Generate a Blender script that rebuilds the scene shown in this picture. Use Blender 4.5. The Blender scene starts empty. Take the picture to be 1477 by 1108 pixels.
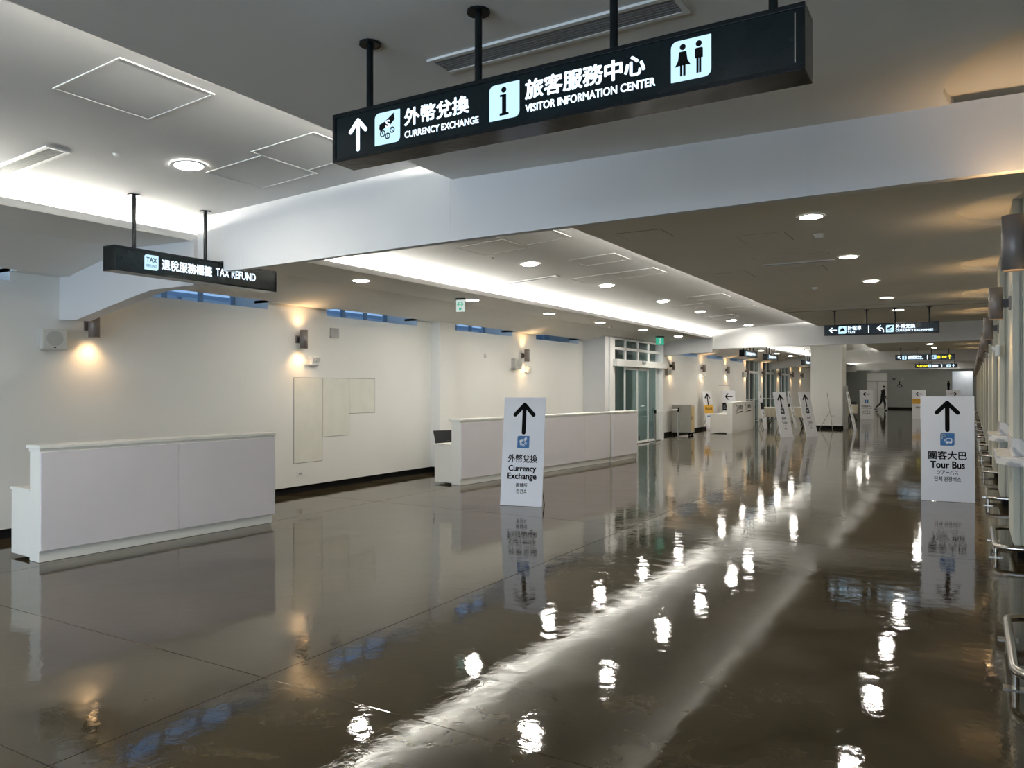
import bpy, bmesh, math, random
from mathutils import Matrix, Vector
random.seed(7)
S = bpy.context.scene
COL = S.collection
PI = math.pi

# ------------------------------------------------------------------ camera, world, exposure
cd = bpy.data.cameras.new('camera'); cam = bpy.data.objects.new('camera', cd); COL.objects.link(cam)
cd.sensor_width = 36.0; cd.lens = 1115.0 / 1477.0 * 36.0; cd.clip_start = 0.05; cd.clip_end = 300
cam.location = (0, 0, 1.55)
cam.rotation_euler = (math.radians(90 + 0.257), 0, math.radians(30.68))
S.camera = cam
S.view_settings.view_transform = 'Standard'; S.view_settings.look = 'None'
S.view_settings.exposure = 1.36; S.view_settings.gamma = 1.0
S.view_settings.use_curve_mapping = False
try:
    S.cycles.use_denoising = True
    S.cycles.max_bounces = 9; S.cycles.diffuse_bounces = 5; S.cycles.glossy_bounces = 4
    S.cycles.transmission_bounces = 6; S.cycles.transparent_max_bounces = 10
    S.cycles.sample_clamp_indirect = 6.0
    S.cycles.caustics_reflective = False; S.cycles.caustics_refractive = False
except Exception:
    pass
W = bpy.data.worlds.new('dusk_sky'); S.world = W; W.use_nodes = True
nt = W.node_tree; bg = nt.nodes['Background']
tc = nt.nodes.new('ShaderNodeTexCoord'); sp = nt.nodes.new('ShaderNodeSeparateXYZ'); cr = nt.nodes.new('ShaderNodeValToRGB')
nt.links.new(tc.outputs['Generated'], sp.inputs[0]); nt.links.new(sp.outputs['Z'], cr.inputs[0])
cr.color_ramp.elements[0].position = 0.0; cr.color_ramp.elements[0].color = (0.42, 0.55, 0.72, 1)
cr.color_ramp.elements[1].position = 0.6; cr.color_ramp.elements[1].color = (0.20, 0.34, 0.56, 1)
nt.links.new(cr.outputs[0], bg.inputs[0]); bg.inputs[1].default_value = 0.5

al = bpy.data.lights.new('daylight_through_entrance', 'AREA'); al.shape = 'RECTANGLE'; al.size = 9.0; al.size_y = 2.7; al.energy = 310; al.color = (0.95, 0.97, 1.0)
alo = bpy.data.objects.new('daylight_through_entrance', al); COL.objects.link(alo); alo.location = (-3.5, -8.3, 1.38); alo.rotation_euler = (math.radians(90), 0, 0)
DOWN_E = 84.0      # recessed downlight diffusers
COVE_E = 62.0      # LED strips in the coffer coves
SCONCE_E = 5.0     # watt of one sconce spot
SIGN_E = 0.85      # lit lettering
WARM = (1.0, 0.62, 0.30); NEUT = (1.0, 0.955, 0.87)

# ------------------------------------------------------------------ materials
def new_mat(name):
    m = bpy.data.materials.new(name); m.use_nodes = True
    return m, m.node_tree, m.node_tree.nodes['Principled BSDF']
def plain(name, col, rough=0.5, metal=0.0, var=0.04, scale=3.0, bump=0.0, bscale=60.0, spec=0.5, coat=0.0):
    m, t, b = new_mat(name)
    b.inputs['Roughness'].default_value = rough; b.inputs['Metallic'].default_value = metal
    b.inputs['Specular IOR Level'].default_value = spec; b.inputs['Coat Weight'].default_value = coat
    tcn = t.nodes.new('ShaderNodeTexCoord')
    n = t.nodes.new('ShaderNodeTexNoise'); n.inputs['Scale'].default_value = scale; n.inputs['Detail'].default_value = 4
    t.links.new(tcn.outputs['Object'], n.inputs['Vector'])
    r = t.nodes.new('ShaderNodeValToRGB')
    a, c = r.color_ramp.elements
    a.position = 0.3; c.position = 0.7
    a.color = (col[0] * (1 - var), col[1] * (1 - var), col[2] * (1 - var), 1)
    c.color = (min(1, col[0] * (1 + var)), min(1, col[1] * (1 + var)), min(1, col[2] * (1 + var)), 1)
    t.links.new(n.outputs['Fac'], r.inputs[0]); t.links.new(r.outputs[0], b.inputs['Base Color'])
    if bump:
        n2 = t.nodes.new('ShaderNodeTexNoise'); n2.inputs['Scale'].default_value = bscale; n2.inputs['Detail'].default_value = 3
        t.links.new(tcn.outputs['Object'], n2.inputs['Vector'])
        bp = t.nodes.new('ShaderNodeBump'); bp.inputs['Strength'].default_value = bump; bp.inputs['Distance'].default_value = 0.01
        t.links.new(n2.outputs['Fac'], bp.inputs['Height']); t.links.new(bp.outputs[0], b.inputs['Normal'])
    return m
def glow(name, col, strength):
    m = bpy.data.materials.new(name); m.use_nodes = True; t = m.node_tree; t.nodes.clear()
    o = t.nodes.new('ShaderNodeOutputMaterial'); e = t.nodes.new('ShaderNodeEmission')
    e.inputs[0].default_value = (*col, 1); e.inputs[1].default_value = strength
    t.links.new(e.outputs[0], o.inputs[0]); return m
def glass_mat(name, tint, refl=0.12, opacity=0.0, solid=(0.1, 0.12, 0.12)):
    m = bpy.data.materials.new(name); m.use_nodes = True; t = m.node_tree; t.nodes.clear()
    o = t.nodes.new('ShaderNodeOutputMaterial'); tr = t.nodes.new('ShaderNodeBsdfTransparent'); tr.inputs[0].default_value = (*tint, 1)
    gl = t.nodes.new('ShaderNodeBsdfGlossy'); gl.inputs['Roughness'].default_value = 0.03
    fr = t.nodes.new('ShaderNodeLayerWeight'); fr.inputs[0].default_value = 0.5
    pw = t.nodes.new('ShaderNodeMath'); pw.operation = 'POWER'; pw.inputs[1].default_value = 4.0; t.links.new(fr.outputs['Facing'], pw.inputs[0])
    ml = t.nodes.new('ShaderNodeMath'); ml.operation = 'MULTIPLY_ADD'; ml.inputs[1].default_value = 0.6; ml.inputs[2].default_value = 0.05; t.links.new(pw.outputs[0], ml.inputs[0])
    mx = t.nodes.new('ShaderNodeMixShader'); t.links.new(ml.outputs[0], mx.inputs[0])
    t.links.new(tr.outputs[0], mx.inputs[1]); t.links.new(gl.outputs[0], mx.inputs[2])
    t.links.new(mx.outputs[0], o.inputs[0]); return m

wall_m = plain('white_wall_paint', (0.79, 0.785, 0.75), 0.6, var=0.015, scale=0.9, bump=0.04, bscale=25, spec=0.25)
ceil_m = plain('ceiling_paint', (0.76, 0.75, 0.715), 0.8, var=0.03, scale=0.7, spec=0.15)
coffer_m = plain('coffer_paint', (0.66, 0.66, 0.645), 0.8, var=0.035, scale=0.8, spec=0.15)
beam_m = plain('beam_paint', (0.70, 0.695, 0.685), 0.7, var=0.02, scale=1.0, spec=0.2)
hatch_m = plain('access_panel_edge', (0.72, 0.72, 0.70), 0.7)
seam_m = plain('ceiling_seam_dark', (0.30, 0.30, 0.28), 0.8)
trimw_m = plain('white_trim', (0.78, 0.78, 0.76), 0.5)
black_m = plain('black_skirting', (0.008, 0.008, 0.008), 0.8, spec=0.1)
blackg_m = plain('black_gloss_paint', (0.008, 0.011, 0.012), 0.16, var=0.2, scale=30, bump=0.05, bscale=14, spec=0.25)
blackp_m = plain('black_sign_acrylic', (0.004, 0.010, 0.012), 0.22, var=0.2, scale=10, bump=0.05, bscale=30, spec=0.3)
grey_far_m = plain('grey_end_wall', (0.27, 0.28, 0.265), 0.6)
cwhite_m = plain('counter_white_laminate', (0.84, 0.835, 0.78), 0.45, var=0.015)
clav_m = plain('counter_lilac_grey_panel', (0.77, 0.735, 0.765), 0.55, var=0.02, scale=1.5)
board_m = plain('sign_board_white', (0.84, 0.845, 0.88), 0.45, var=0.01)
ink_m = plain('black_ink', (0.006, 0.006, 0.006), 0.8, spec=0.08)
blue_m = plain('print_blue', (0.04, 0.17, 0.42), 0.5)
white_print_m = plain('print_white', (0.75, 0.8, 0.86), 0.5)
orange_m = plain('print_orange', (0.75, 0.42, 0.05), 0.5)
steel_m = plain('brushed_stainless', (0.50, 0.47, 0.43), 0.22, metal=1.0, var=0.06, scale=30)
flute_m = plain('fluted_cream_panel', (0.56, 0.55, 0.45), 0.5, var=0.03, scale=4)
flutee_m = plain('cream_edge', (0.74, 0.72, 0.60), 0.4)
sconce_m = plain('taupe_metal', (0.20, 0.175, 0.16), 0.45, metal=0.3, var=0.06)
bracket_m = plain('dark_bracket', (0.05, 0.042, 0.04), 0.5)
speaker_m = plain('speaker_beige', (0.56, 0.55, 0.50), 0.5)
speakerg_m = plain('speaker_grille', (0.42, 0.42, 0.385), 0.7, bump=0.3, bscale=250)
plastic_m = plain('white_plastic', (0.75, 0.75, 0.72), 0.4)
grey_metal_m = plain('grey_metal_cover', (0.35, 0.35, 0.34), 0.5)
vent_m = plain('vent_grey', (0.26, 0.26, 0.25), 0.6)
ventd_m = plain('vent_cavity', (0.10, 0.10, 0.095), 0.8)
panel_m = plain('access_panel_cream', (0.74, 0.735, 0.66), 0.65, var=0.03, scale=5)
frame_m = plain('grey_window_frame', (0.30, 0.35, 0.40), 0.4)
cab_m = plain('cabinet_grey', (0.42, 0.42, 0.38), 0.5)
cab_y_m = plain('cabinet_tan_edge', (0.50, 0.38, 0.18), 0.6)
cloth_m = plain('table_beige_cloth', (0.42, 0.38, 0.29), 0.8)
tabletop_m = plain('table_cream_top', (0.75, 0.71, 0.6), 0.5)
chairdark_m = plain('chair_black_mesh', (0.03, 0.03, 0.03), 0.7)
canopy_m = plain('exterior_pale_steel', (0.5, 0.55, 0.6), 0.6)
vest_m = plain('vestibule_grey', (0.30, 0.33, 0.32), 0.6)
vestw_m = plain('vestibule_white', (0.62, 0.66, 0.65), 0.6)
green_m = glow('green_exit_glow', (0.06, 0.62, 0.38), 0.28)
exitw_m = glow('exit_sign_white_glow', (0.72, 0.86, 0.80), 0.32)
down_m = glow('downlight_glow', NEUT, DOWN_E)
cove_m = glow('cove_led_glow', (1.0, 0.97, 0.90), COVE_E)
lit_m = glow('sign_lettering_glow', (0.66, 0.84, 1.0), SIGN_E)
liti_m = glow('sign_icon_glow', (0.50, 0.76, 0.95), SIGN_E * 0.62)
yel_m = glow('sign_yellow_glow', (1.0, 0.85, 0.03), SIGN_E * 0.9)
bulb_m = glow('sconce_bulb_glow', WARM, 8.0)
glassw_m = glass_mat('window_glass', (0.80, 0.90, 1.0))
glassd_m = glass_mat('door_glass', (0.60, 0.67, 0.66))

# marble
marble_m, t, b = new_mat('white_marble')
tcn = t.nodes.new('ShaderNodeTexCoord'); wv = t.nodes.new('ShaderNodeTexWave'); wv.wave_type = 'BANDS'; wv.bands_direction = 'DIAGONAL'
wv.inputs['Scale'].default_value = 3.2; wv.inputs['Distortion'].default_value = 6.0; wv.inputs['Detail'].default_value = 5
r = t.nodes.new('ShaderNodeValToRGB'); r.color_ramp.elements[0].position = 0.0; r.color_ramp.elements[0].color = (0.42, 0.42, 0.43, 1)
r.color_ramp.elements[1].position = 0.28; r.color_ramp.elements[1].color = (0.74, 0.72, 0.69, 1)
t.links.new(tcn.outputs['Object'], wv.inputs['Vector']); t.links.new(wv.outputs['Fac'], r.inputs[0]); t.links.new(r.outputs[0], b.inputs['Base Color'])
b.inputs['Roughness'].default_value = 0.15

# polished concrete floor: mottled colour, trowel scratches, gentle waves in the gloss
floor_m, t, b = new_mat('polished_brown_concrete')
geo = t.nodes.new('ShaderNodeNewGeometry')
def noise(scale, detail=4, dist=0.0, vec=None, rough=0.5):
    n = t.nodes.new('ShaderNodeTexNoise'); n.inputs['Scale'].default_value = scale; n.inputs['Detail'].default_value = detail
    n.inputs['Distortion'].default_value = dist; n.inputs['Roughness'].default_value = rough
    t.links.new(vec or geo.outputs['Position'], n.inputs['Vector']); return n
def mapping(sc, rot=0.0):
    m = t.nodes.new('ShaderNodeMapping'); m.inputs['Scale'].default_value = sc; m.inputs['Rotation'].default_value = (0, 0, rot)
    t.links.new(geo.outputs['Position'], m.inputs[0]); return m.outputs[0]
def ramp(src, p0, c0, p1, c1):
    r = t.nodes.new('ShaderNodeValToRGB'); r.color_ramp.elements[0].position = p0; r.color_ramp.elements[0].color = (*c0, 1)
    r.color_ramp.elements[1].position = p1; r.color_ramp.elements[1].color = (*c1, 1); t.links.new(src, r.inputs[0]); return r
n1 = noise(0.7, 9, 1.6, rough=0.62); r1 = ramp(n1.outputs['Fac'], 0.34, (0.034, 0.025, 0.010), 0.68, (0.100, 0.080, 0.050))
n2 = noise(3.0, 8, 2.0, rough=0.65); r2 = ramp(n2.outputs['Fac'], 0.35, (0.80, 0.79, 0.77), 0.75, (1.16, 1.15, 1.12))
mx = t.nodes.new('ShaderNodeMixRGB'); mx.blend_type = 'MULTIPLY'; mx.inputs[0].default_value = 1.0
t.links.new(r1.outputs[0], mx.inputs[1]); t.links.new(r2.outputs[0], mx.inputs[2])
n3 = noise(1.0, 5, 1.0, vec=mapping((0.7, 22.0, 1), 0.5)); r3 = ramp(n3.outputs['Fac'], 0.70, (0, 0, 0), 0.78, (1, 1, 1))
mx2 = t.nodes.new('ShaderNodeMixRGB'); mx2.blend_type = 'MIX'; mx2.inputs[2].default_value = (0.13, 0.12, 0.10, 1)
ms = t.nodes.new('ShaderNodeMath'); ms.operation = 'MULTIPLY'; ms.inputs[1].default_value = 0.5
t.links.new(r3.outputs[0], ms.inputs[0]); t.links.new(ms.outputs[0], mx2.inputs[0]); t.links.new(mx.outputs[0], mx2.inputs[1])
t.links.new(mx2.outputs[0], b.inputs['Base Color'])
n4 = noise(2.2, 5, 1.5); r4 = ramp(n4.outputs['Fac'], 0.4, (0.012, 0.012, 0.012), 0.75, (0.06, 0.06, 0.06)); t.links.new(r4.outputs[0], b.inputs['Roughness'])
b.inputs['IOR'].default_value = 1.52
w1 = noise(1.7, 2, 0.3, rough=0.4); w2 = noise(8.5, 5, 0.9, rough=0.6)
bp1 = t.nodes.new('ShaderNodeBump'); bp1.inputs['Strength'].default_value = 1.0; bp1.inputs['Distance'].default_value = 0.003
bp2 = t.nodes.new('ShaderNodeBump'); bp2.inputs['Strength'].default_value = 1.0; bp2.inputs['Distance'].default_value = 0.0007
t.links.new(w1.outputs['Fac'], bp1.inputs['Height']); t.links.new(w2.outputs['Fac'], bp2.inputs['Height'])
t.links.new(bp1.outputs[0], bp2.inputs['Normal']); t.links.new(bp2.outputs[0], b.inputs['Normal'])

# ------------------------------------------------------------------ mesh helpers
class MB:
    """collects shapes and links them as ONE mesh object"""
    def __init__(s): s.v = []; s.f = []; s.sm = []
    def add(s, vs, fs, smooth=False):
        o = len(s.v); s.v += [tuple(v) for v in vs]; s.f += [[o + i for i in f] for f in fs]; s.sm += [smooth] * len(fs); return s
    def box(s, x0, x1, y0, y1, z0, z1):
        vs = [(x, y, z) for z in (z0, z1) for y in (y0, y1) for x in (x0, x1)]
        return s.add(vs, [(0, 2, 3, 1), (4, 5, 7, 6), (0, 1, 5, 4), (2, 6, 7, 3), (0, 4, 6, 2), (1, 3, 7, 5)])
    def prism(s, pts, a0, a1, axis='y'):
        """extrude the polygon: axis y -> pts are (x, z); z -> (x, y); x -> (y, z)"""
        area = sum(pts[i][0] * pts[(i + 1) % len(pts)][1] - pts[(i + 1) % len(pts)][0] * pts[i][1] for i in range(len(pts)))
        if area < 0: pts = pts[::-1]
        mk = {'y': lambda p, a: (p[0], a, p[1]), 'z': lambda p, a: (p[0], p[1], a), 'x': lambda p, a: (a, p[0], p[1])}[axis]
        n = len(pts); vs = [mk(p, a0) for p in pts] + [mk(p, a1) for p in pts]
        if axis == 'y': fs = [list(range(n)), list(range(2 * n - 1, n - 1, -1))] + [[i, n + i, n + (i + 1) % n, (i + 1) % n] for i in range(n)]
        else: fs = [list(range(n - 1, -1, -1)), list(range(n, 2 * n))] + [[i, (i + 1) % n, n + (i + 1) % n, n + i] for i in range(n)]
        return s.add(vs, fs)
    def flat(s, pts, y):
        area = sum(pts[i][0] * pts[(i + 1) % len(pts)][1] - pts[(i + 1) % len(pts)][0] * pts[i][1] for i in range(len(pts)))
        if area < 0: pts = pts[::-1]
        return s.add([(p[0], y, p[1]) for p in pts], [list(range(len(pts)))])
    def tube(s, path, r, n=10, caps=True):
        path = [Vector(p) for p in path]; rings = []
        for i, p in enumerate(path):
            d = (path[min(i + 1, len(path) - 1)] - path[max(i - 1, 0)]).normalized()
            up = Vector((0, 0, 1)) if abs(d.z) < 0.9 else Vector((1, 0, 0))
            a = d.cross(up).normalized(); c = a.cross(d).normalized()
            rr = r[i] if isinstance(r, (list, tuple)) else r
            rings.append([p + (a * math.cos(2 * PI * k / n) + c * math.sin(2 * PI * k / n)) * rr for k in range(n)])
        vs = [v for g in rings for v in g]; fs = []
        for i in range(len(rings) - 1):
            for k in range(n): fs.append([i * n + k, i * n + (k + 1) % n, (i + 1) * n + (k + 1) % n, (i + 1) * n + k])
        s.add(vs, fs, True)
        if caps:
            s.add(rings[0], [list(range(n - 1, -1, -1))]); s.add(rings[-1], [list(range(n))])
        return s
    def disc(s, c, r, n=24, down=True):
        vs = [(c[0] + r * math.cos(2 * PI * k / n), c[1] + r * math.sin(2 * PI * k / n), c[2]) for k in range(n)]
        return s.add(vs, [list(range(n - 1, -1, -1)) if down else list(range(n))])
    def ring(s, c, r0, r1, z0, z1, n=24):
        """a flat bottomed annulus, its inner edge at z1 and outer at z0"""
        vs = []
        for rr, zz in ((r1, z1), (r1, z0), (r0, z0), (r0, z1)):
            vs += [(c[0] + rr * math.cos(2 * PI * k / n), c[1] + rr * math.sin(2 * PI * k / n), zz) for k in range(n)]
        fs = []
        for q in range(3):
            for k in range(n): fs.append([q * n + (k + 1) % n, q * n + k, (q + 1) * n + k, (q + 1) * n + (k + 1) % n])
        return s.add(vs, fs)
    def xf(s, M): s.v = [tuple(M @ Vector(v)) for v in s.v]; return s
    def build(s, name, mat, parent=None, bevel=0.0, loc=None, mats=None):
        me = bpy.data.meshes.new(name); me.from_pydata(s.v, [], s.f); me.update()
        me.polygons.foreach_set('use_smooth', s.sm)
        me.materials.append(mat)
        o = bpy.data.objects.new(name, me); COL.objects.link(o)
        if parent: o.parent = parent
        if loc: o.location = loc
        if bevel:
            md = o.modifiers.new('bevel', 'BEVEL'); md.width = bevel; md.segments = 2; md.limit_method = 'ANGLE'
        return o
def tag(o, label=None, cat=None, group=None, kind=None):
    if label: o['label'] = label
    if cat: o['category'] = cat
    if group: o['group'] = group
    if kind: o['kind'] = kind
    return o
def empty(name, loc=(0, 0, 0), rz=0.0, label=None, cat=None, group=None, kind=None):
    o = bpy.data.objects.new(name, None); o.empty_display_size = 0.2; COL.objects.link(o)
    o.location = loc; o.rotation_euler = (0, 0, rz); return tag(o, label, cat, group, kind)
def kids(o): return [c for c in COL.objects if c.parent == o]
def copy_tree(o, parent=None, loc=None, rz=None):
    c = o.copy(); COL.objects.link(c); c.parent = parent
    if loc is not None: c.location = loc
    if rz is not None: c.rotation_euler = (0, 0, rz)
    for ch in kids(o): copy_tree(ch, c)
    return c
def struct(o): o['kind'] = 'structure'; return o
ORD = ['nearest', 'second', 'third', 'fourth', 'fifth', 'sixth', 'seventh', 'eighth', 'ninth', 'tenth', 'eleventh', 'twelfth', 'thirteenth', 'fourteenth', 'fifteenth', 'sixteenth', 'seventeenth', 'eighteenth']

# 2D shapes (x, z)
def circ(cx, cz, r, n=20): return [(cx + r * math.cos(2 * PI * k / n), cz + r * math.sin(2 * PI * k / n)) for k in range(n)]
def rrect(x0, z0, x1, z1, bl=0, br=0, tr=0, tl=0, n=5):
    out = []
    for (cx, cz, r, a) in ((x0, z0, bl, PI), (x1, z0, br, 1.5 * PI), (x1, z1, tr, 0), (x0, z1, tl, 0.5 * PI)):
        ox = cx + (r if cx == x0 else -r); oz = cz + (r if cz == z0 else -r)
        if r == 0: out.append((cx, cz)); continue
        out += [(ox + r * math.cos(a + 0.5 * PI * k / n), oz + r * math.sin(a + 0.5 * PI * k / n)) for k in range(n + 1)]
    return out
def bar(p, q, w, n=5):
    a = math.atan2(q[1] - p[1], q[0] - p[0]); r = w / 2; out = []
    for k in range(n + 1): th = a - PI / 2 + PI * k / n; out.append((q[0] + r * math.cos(th), q[1] + r * math.sin(th)))
    for k in range(n + 1): th = a + PI / 2 + PI * k / n; out.append((p[0] + r * math.cos(th), p[1] + r * math.sin(th)))
    return out
def box2(x0, z0, x1, z1): return [(x0, z0), (x1, z0), (x1, z1), (x0, z1)]
def place(shapes, cx, cz, s, rot=0.0):
    c, d = math.cos(rot), math.sin(rot)
    return [[(cx + s * (x * c - z * d), cz + s * (x * d + z * c)) for x, z in p] for p in shapes]
ARROW = [bar((0, -0.46), (0, 0.40), 0.13), bar((0, 0.42), (-0.30, 0.10), 0.13), bar((0, 0.42), (0.30, 0.10), 0.13)]
TURN = [bar((-0.42, 0.08), (-0.02, 0.42), 0.13), bar((-0.42, 0.08), (-0.02, -0.26), 0.13), bar((-0.38, 0.08), (0.10, 0.08), 0.13), bar((0.10, 0.08), (0.30, -0.10), 0.13), bar((0.30, -0.10), (0.34, -0.42), 0.13)]
INFO = [circ(-0.01, 0.33, 0.085), box2(-0.14, 0.14, 0.07, 0.20), box2(-0.07, -0.34, 0.07, 0.20), box2(-0.15, -0.40, 0.15, -0.33)]
WOMAN = [circ(-0.2, 0.33, 0.075), [(-0.29, 0.22), (-0.11, 0.22), (-0.08, 0.0), (0.0, -0.14), (-0.11, -0.12), (-0.29, -0.12), (-0.40, -0.14), (-0.32, 0.0)], box2(-0.27, -0.38, -0.21, -0.1), box2(-0.19, -0.38, -0.13, -0.1)]
MAN = [circ(0.2, 0.33, 0.075), rrect(0.1, -0.02, 0.3, 0.23, 0, 0, 0.04, 0.04), box2(0.14, -0.38, 0.195, 0.0), box2(0.205, -0.38, 0.26, 0.0)]
def ringpoly(cx, cz, r, w, n=20):
    return [[(cx + rr * math.cos(a), cz + rr * math.sin(a)) for rr, a in ((r, 2 * PI * k / n), (r, 2 * PI * (k + 1) / n), (r - w, 2 * PI * (k + 1) / n), (r - w, 2 * PI * k / n))] for k in range(n)]
NOTE = [[(-0.32, 0.02), (-0.30, 0.14), (-0.1, 0.20), (0.26, 0.42), (0.30, 0.22), (0.12, 0.06), (-0.1, 0.0), (-0.28, -0.08)]]
COINS = ringpoly(-0.18, -0.16, 0.11, 0.035) + ringpoly(0.02, -0.26, 0.10, 0.035) + ringpoly(0.20, -0.10, 0.10, 0.035) + [bar((-0.2, -0.12), (-0.16, -0.2), 0.03), bar((0.02, -0.21), (0.02, -0.31), 0.03), bar((0.18, -0.07), (0.22, -0.13), 0.03)]
BUS = [rrect(-0.22, 0.13, 0.22, 0.20, 0, 0, 0.06, 0.06), box2(-0.22, -0.03, -0.15, 0.13), box2(0.15, -0.03, 0.22, 0.13), rrect(-0.22, -0.17, 0.22, -0.03, 0.04, 0.04, 0, 0), box2(-0.16, -0.24, -0.08, -0.15), box2(0.08, -0.24, 0.16, -0.15), box2(-0.30, -0.02, -0.25, 0.10), box2(0.25, -0.02, 0.30, 0.10)]
CAR = [[(-0.30, -0.12), (-0.30, 0.04), (-0.22, 0.08), (-0.14, 0.24), (0.14, 0.24), (0.22, 0.08), (0.30, 0.04), (0.30, -0.12)], box2(-0.26, -0.22, -0.15, -0.1), box2(0.15, -0.22, 0.26, -0.1), box2(-0.08, 0.26, 0.08, 0.33)]
def shapes(name, polys, mat, parent, y, depth=0.002, M=None):
    m = MB()
    for p in polys: m.prism(p, y - depth, y)
    if M is not None: m.xf(M)
    return m.build(name, mat, parent)
_tc = {}
def text(s, mat, parent, x0, x1, z0, z1, y, bold=0.012, M=None, name='lettering'):
    """lettering stretched into the box (x0..x1, z0..z1) of a plane facing -y"""
    k = s
    if k not in _tc:
        c = bpy.data.curves.new('t', 'FONT'); c.body = s; c.offset = 0.0; c.resolution_u = 3
        o = bpy.data.objects.new('t', c); COL.objects.link(o)
        dg = bpy.context.evaluated_depsgraph_get(); dg.update()
        me = bpy.data.meshes.new_from_object(o.evaluated_get(dg))
        _tc[k] = ([v.co.copy() for v in me.vertices], [list(p.vertices) for p in me.polygons])
        bpy.data.objects.remove(o); bpy.data.curves.remove(c); bpy.data.meshes.remove(me)
    vs, fs = _tc[k]
    ax = min(v.x for v in vs); bx = max(v.x for v in vs); ay = min(v.y for v in vs); by = max(v.y for v in vs)
    m = MB(); sx = (x1 - x0) / (bx - ax); sz = (z1 - z0) / (by - ay); wd = bold * 1.15
    for qx, qz in ((0, 0), (-1, 0), (1, 0), (0, -0.8), (0, 0.8), (-0.7, -0.6), (0.7, 0.6), (-0.7, 0.6), (0.7, -0.6)):
        m.add([(x0 + (v.x - ax + qx * wd) * sx, y, z0 + (v.y - ay + qz * wd) * sz) for v in vs], fs)
    if M is not None: m.xf(M)
    return m.build(name, mat, parent)

# ------------------------------------------------------------------ FLOOR
Y0, Y1 = -8.0, 62.0
XWL, XWR = -8.5, 1.45
fl = MB().box(-12.5, 3.0, Y0, Y1 + 1, -0.30, -0.012).build('floor', floor_m); struct(fl)
xs = [-12.5, -6.95, -3.25, 0.62, 3.0]; ysl = [-8.0, -2.3, 1.76, 2.88, 8.1, 13.3, 18.5, 23.7, 28.9, 34.1, 39.3, 44.5, 49.7, 54.9, 63.0]
for i in range(len(xs) - 1):
    for j in range(len(ysl) - 1):
        g = 0.0015
        o = MB().box(xs[i] + g, xs[i + 1] - g, ysl[j] + g, ysl[j + 1] - g, -0.05, 0.0).build('slab', floor_m, fl)
        o.modifiers.new('b', 'BEVEL').width = 0.002

# ------------------------------------------------------------------ LEFT WALL
wl = MB()
wl.box(XWL - 0.25, XWL, Y0, 17.9, 0.10, 2.65)
wl.box(XWL - 0.25, XWL, 21.85, 34.5, 0.10, 2.65)
wins = [(-4.6, -2.35), (-1.25, 1.0), (2.0, 4.2), (5.35, 7.6), (8.75, 11.0), (12.1, 14.34), (15.4, 17.62), (25.2, 27.4), (28.64, 30.8), (31.9, 34.0)]
cuts = [Y0]
for a, c in wins: cuts += [a, c]
segs = [(Y0, -4.6)] + [(wins[i][1], wins[i + 1][0]) for i in range(6)] + [(17.62, 17.9)] + [(21.85, 25.2), (27.4, 28.64), (30.8, 31.9), (34.0, 34.5)]
for a, c in segs: wl.box(XWL - 0.25, XWL, a, c, 2.65, 3.3)
for a, c in wins:
    wl.box(XWL - 0.80, XWL - 0.25, a - 0.1, c + 0.1, 2.45, 2.65); wl.box(XWL - 0.80, XWL - 0.25, a - 0.1, a, 2.65, 3.5); wl.box(XWL - 0.80, XWL - 0.25, c, c + 0.1, 2.65, 3.5)
    wl.box(XWL - 0.80, -7.9, a - 0.1, c + 0.1, 3.5, 3.6)
wall_left = struct(wl.build('wall_left', wall_m))
struct(MB().box(-8.515, XWL + 0.2, 11.42, 11.9, 0.10, 2.78).build('pillar', wall_m))
bb = MB()
bb.box(XWL - 0.25, XWL - 0.03, Y0, 17.9, 0.0, 0.10); bb.box(XWL - 0.25, XWL - 0.03, 21.85, 34.5, 0.0, 0.10)
struct(bb.build('baseboard_left', black_m))
for i, (a, c) in enumerate(wins):
    w = struct(empty('window_%d' % (i + 1), (XWL - 0.72, a, 2.65)))
    L = c - a
    f = MB(); f.box(-0.03, 0.03, 0, L, 0.0, 0.035); f.box(-0.03, 0.03, 0, L, 0.81, 0.85)
    for k in range(5):
        y = L * k / 4; f.box(-0.03, 0.03, max(0, y - 0.025), min(L, y + 0.025), 0.035, 0.81)
    f.box(-0.02, 0.02, 0, L, 0.07, 0.085)
    f.build('frame', frame_m, w)
    for k in range(4):
        MB().box(-0.004, 0.004, L * k / 4 + 0.025, L * (k + 1) / 4 - 0.025, 0.035, 0.81).build('pane', glassw_m, w)
# outside the strip windows: a pale canopy edge and its posts
ext = empty('canopy', (-11.4, 0, 0), 0, 'pale blue steel canopy outside the high strip windows', 'canopy')
MB().box(-2.0, 0.2, Y0, 18.0, 3.05, 3.12).build('roof_sheet', canopy_m, ext)
for k in range(20):
    MB().tube([(0.1, Y0 + 0.5 + k * 1.31, 2.4), (0.1, Y0 + 0.5 + k * 1.31, 3.05)], 0.04, 8).build('post', canopy_m, ext)
    MB().tube([(-1.9, Y0 + 0.5 + k * 1.31, 2.85), (0.1, Y0 + 0.5 + k * 1.31, 3.0)], 0.02, 6).build('brace', canopy_m, ext)
MB().box(0.06, 0.14, Y0, 18.0, 2.36, 2.44).build('edge_beam', canopy_m, ext)
MB().box(0.0, 0.2, Y0, 18.0, 0.0, 2.36).build('fascia', frame_m, ext)

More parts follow.
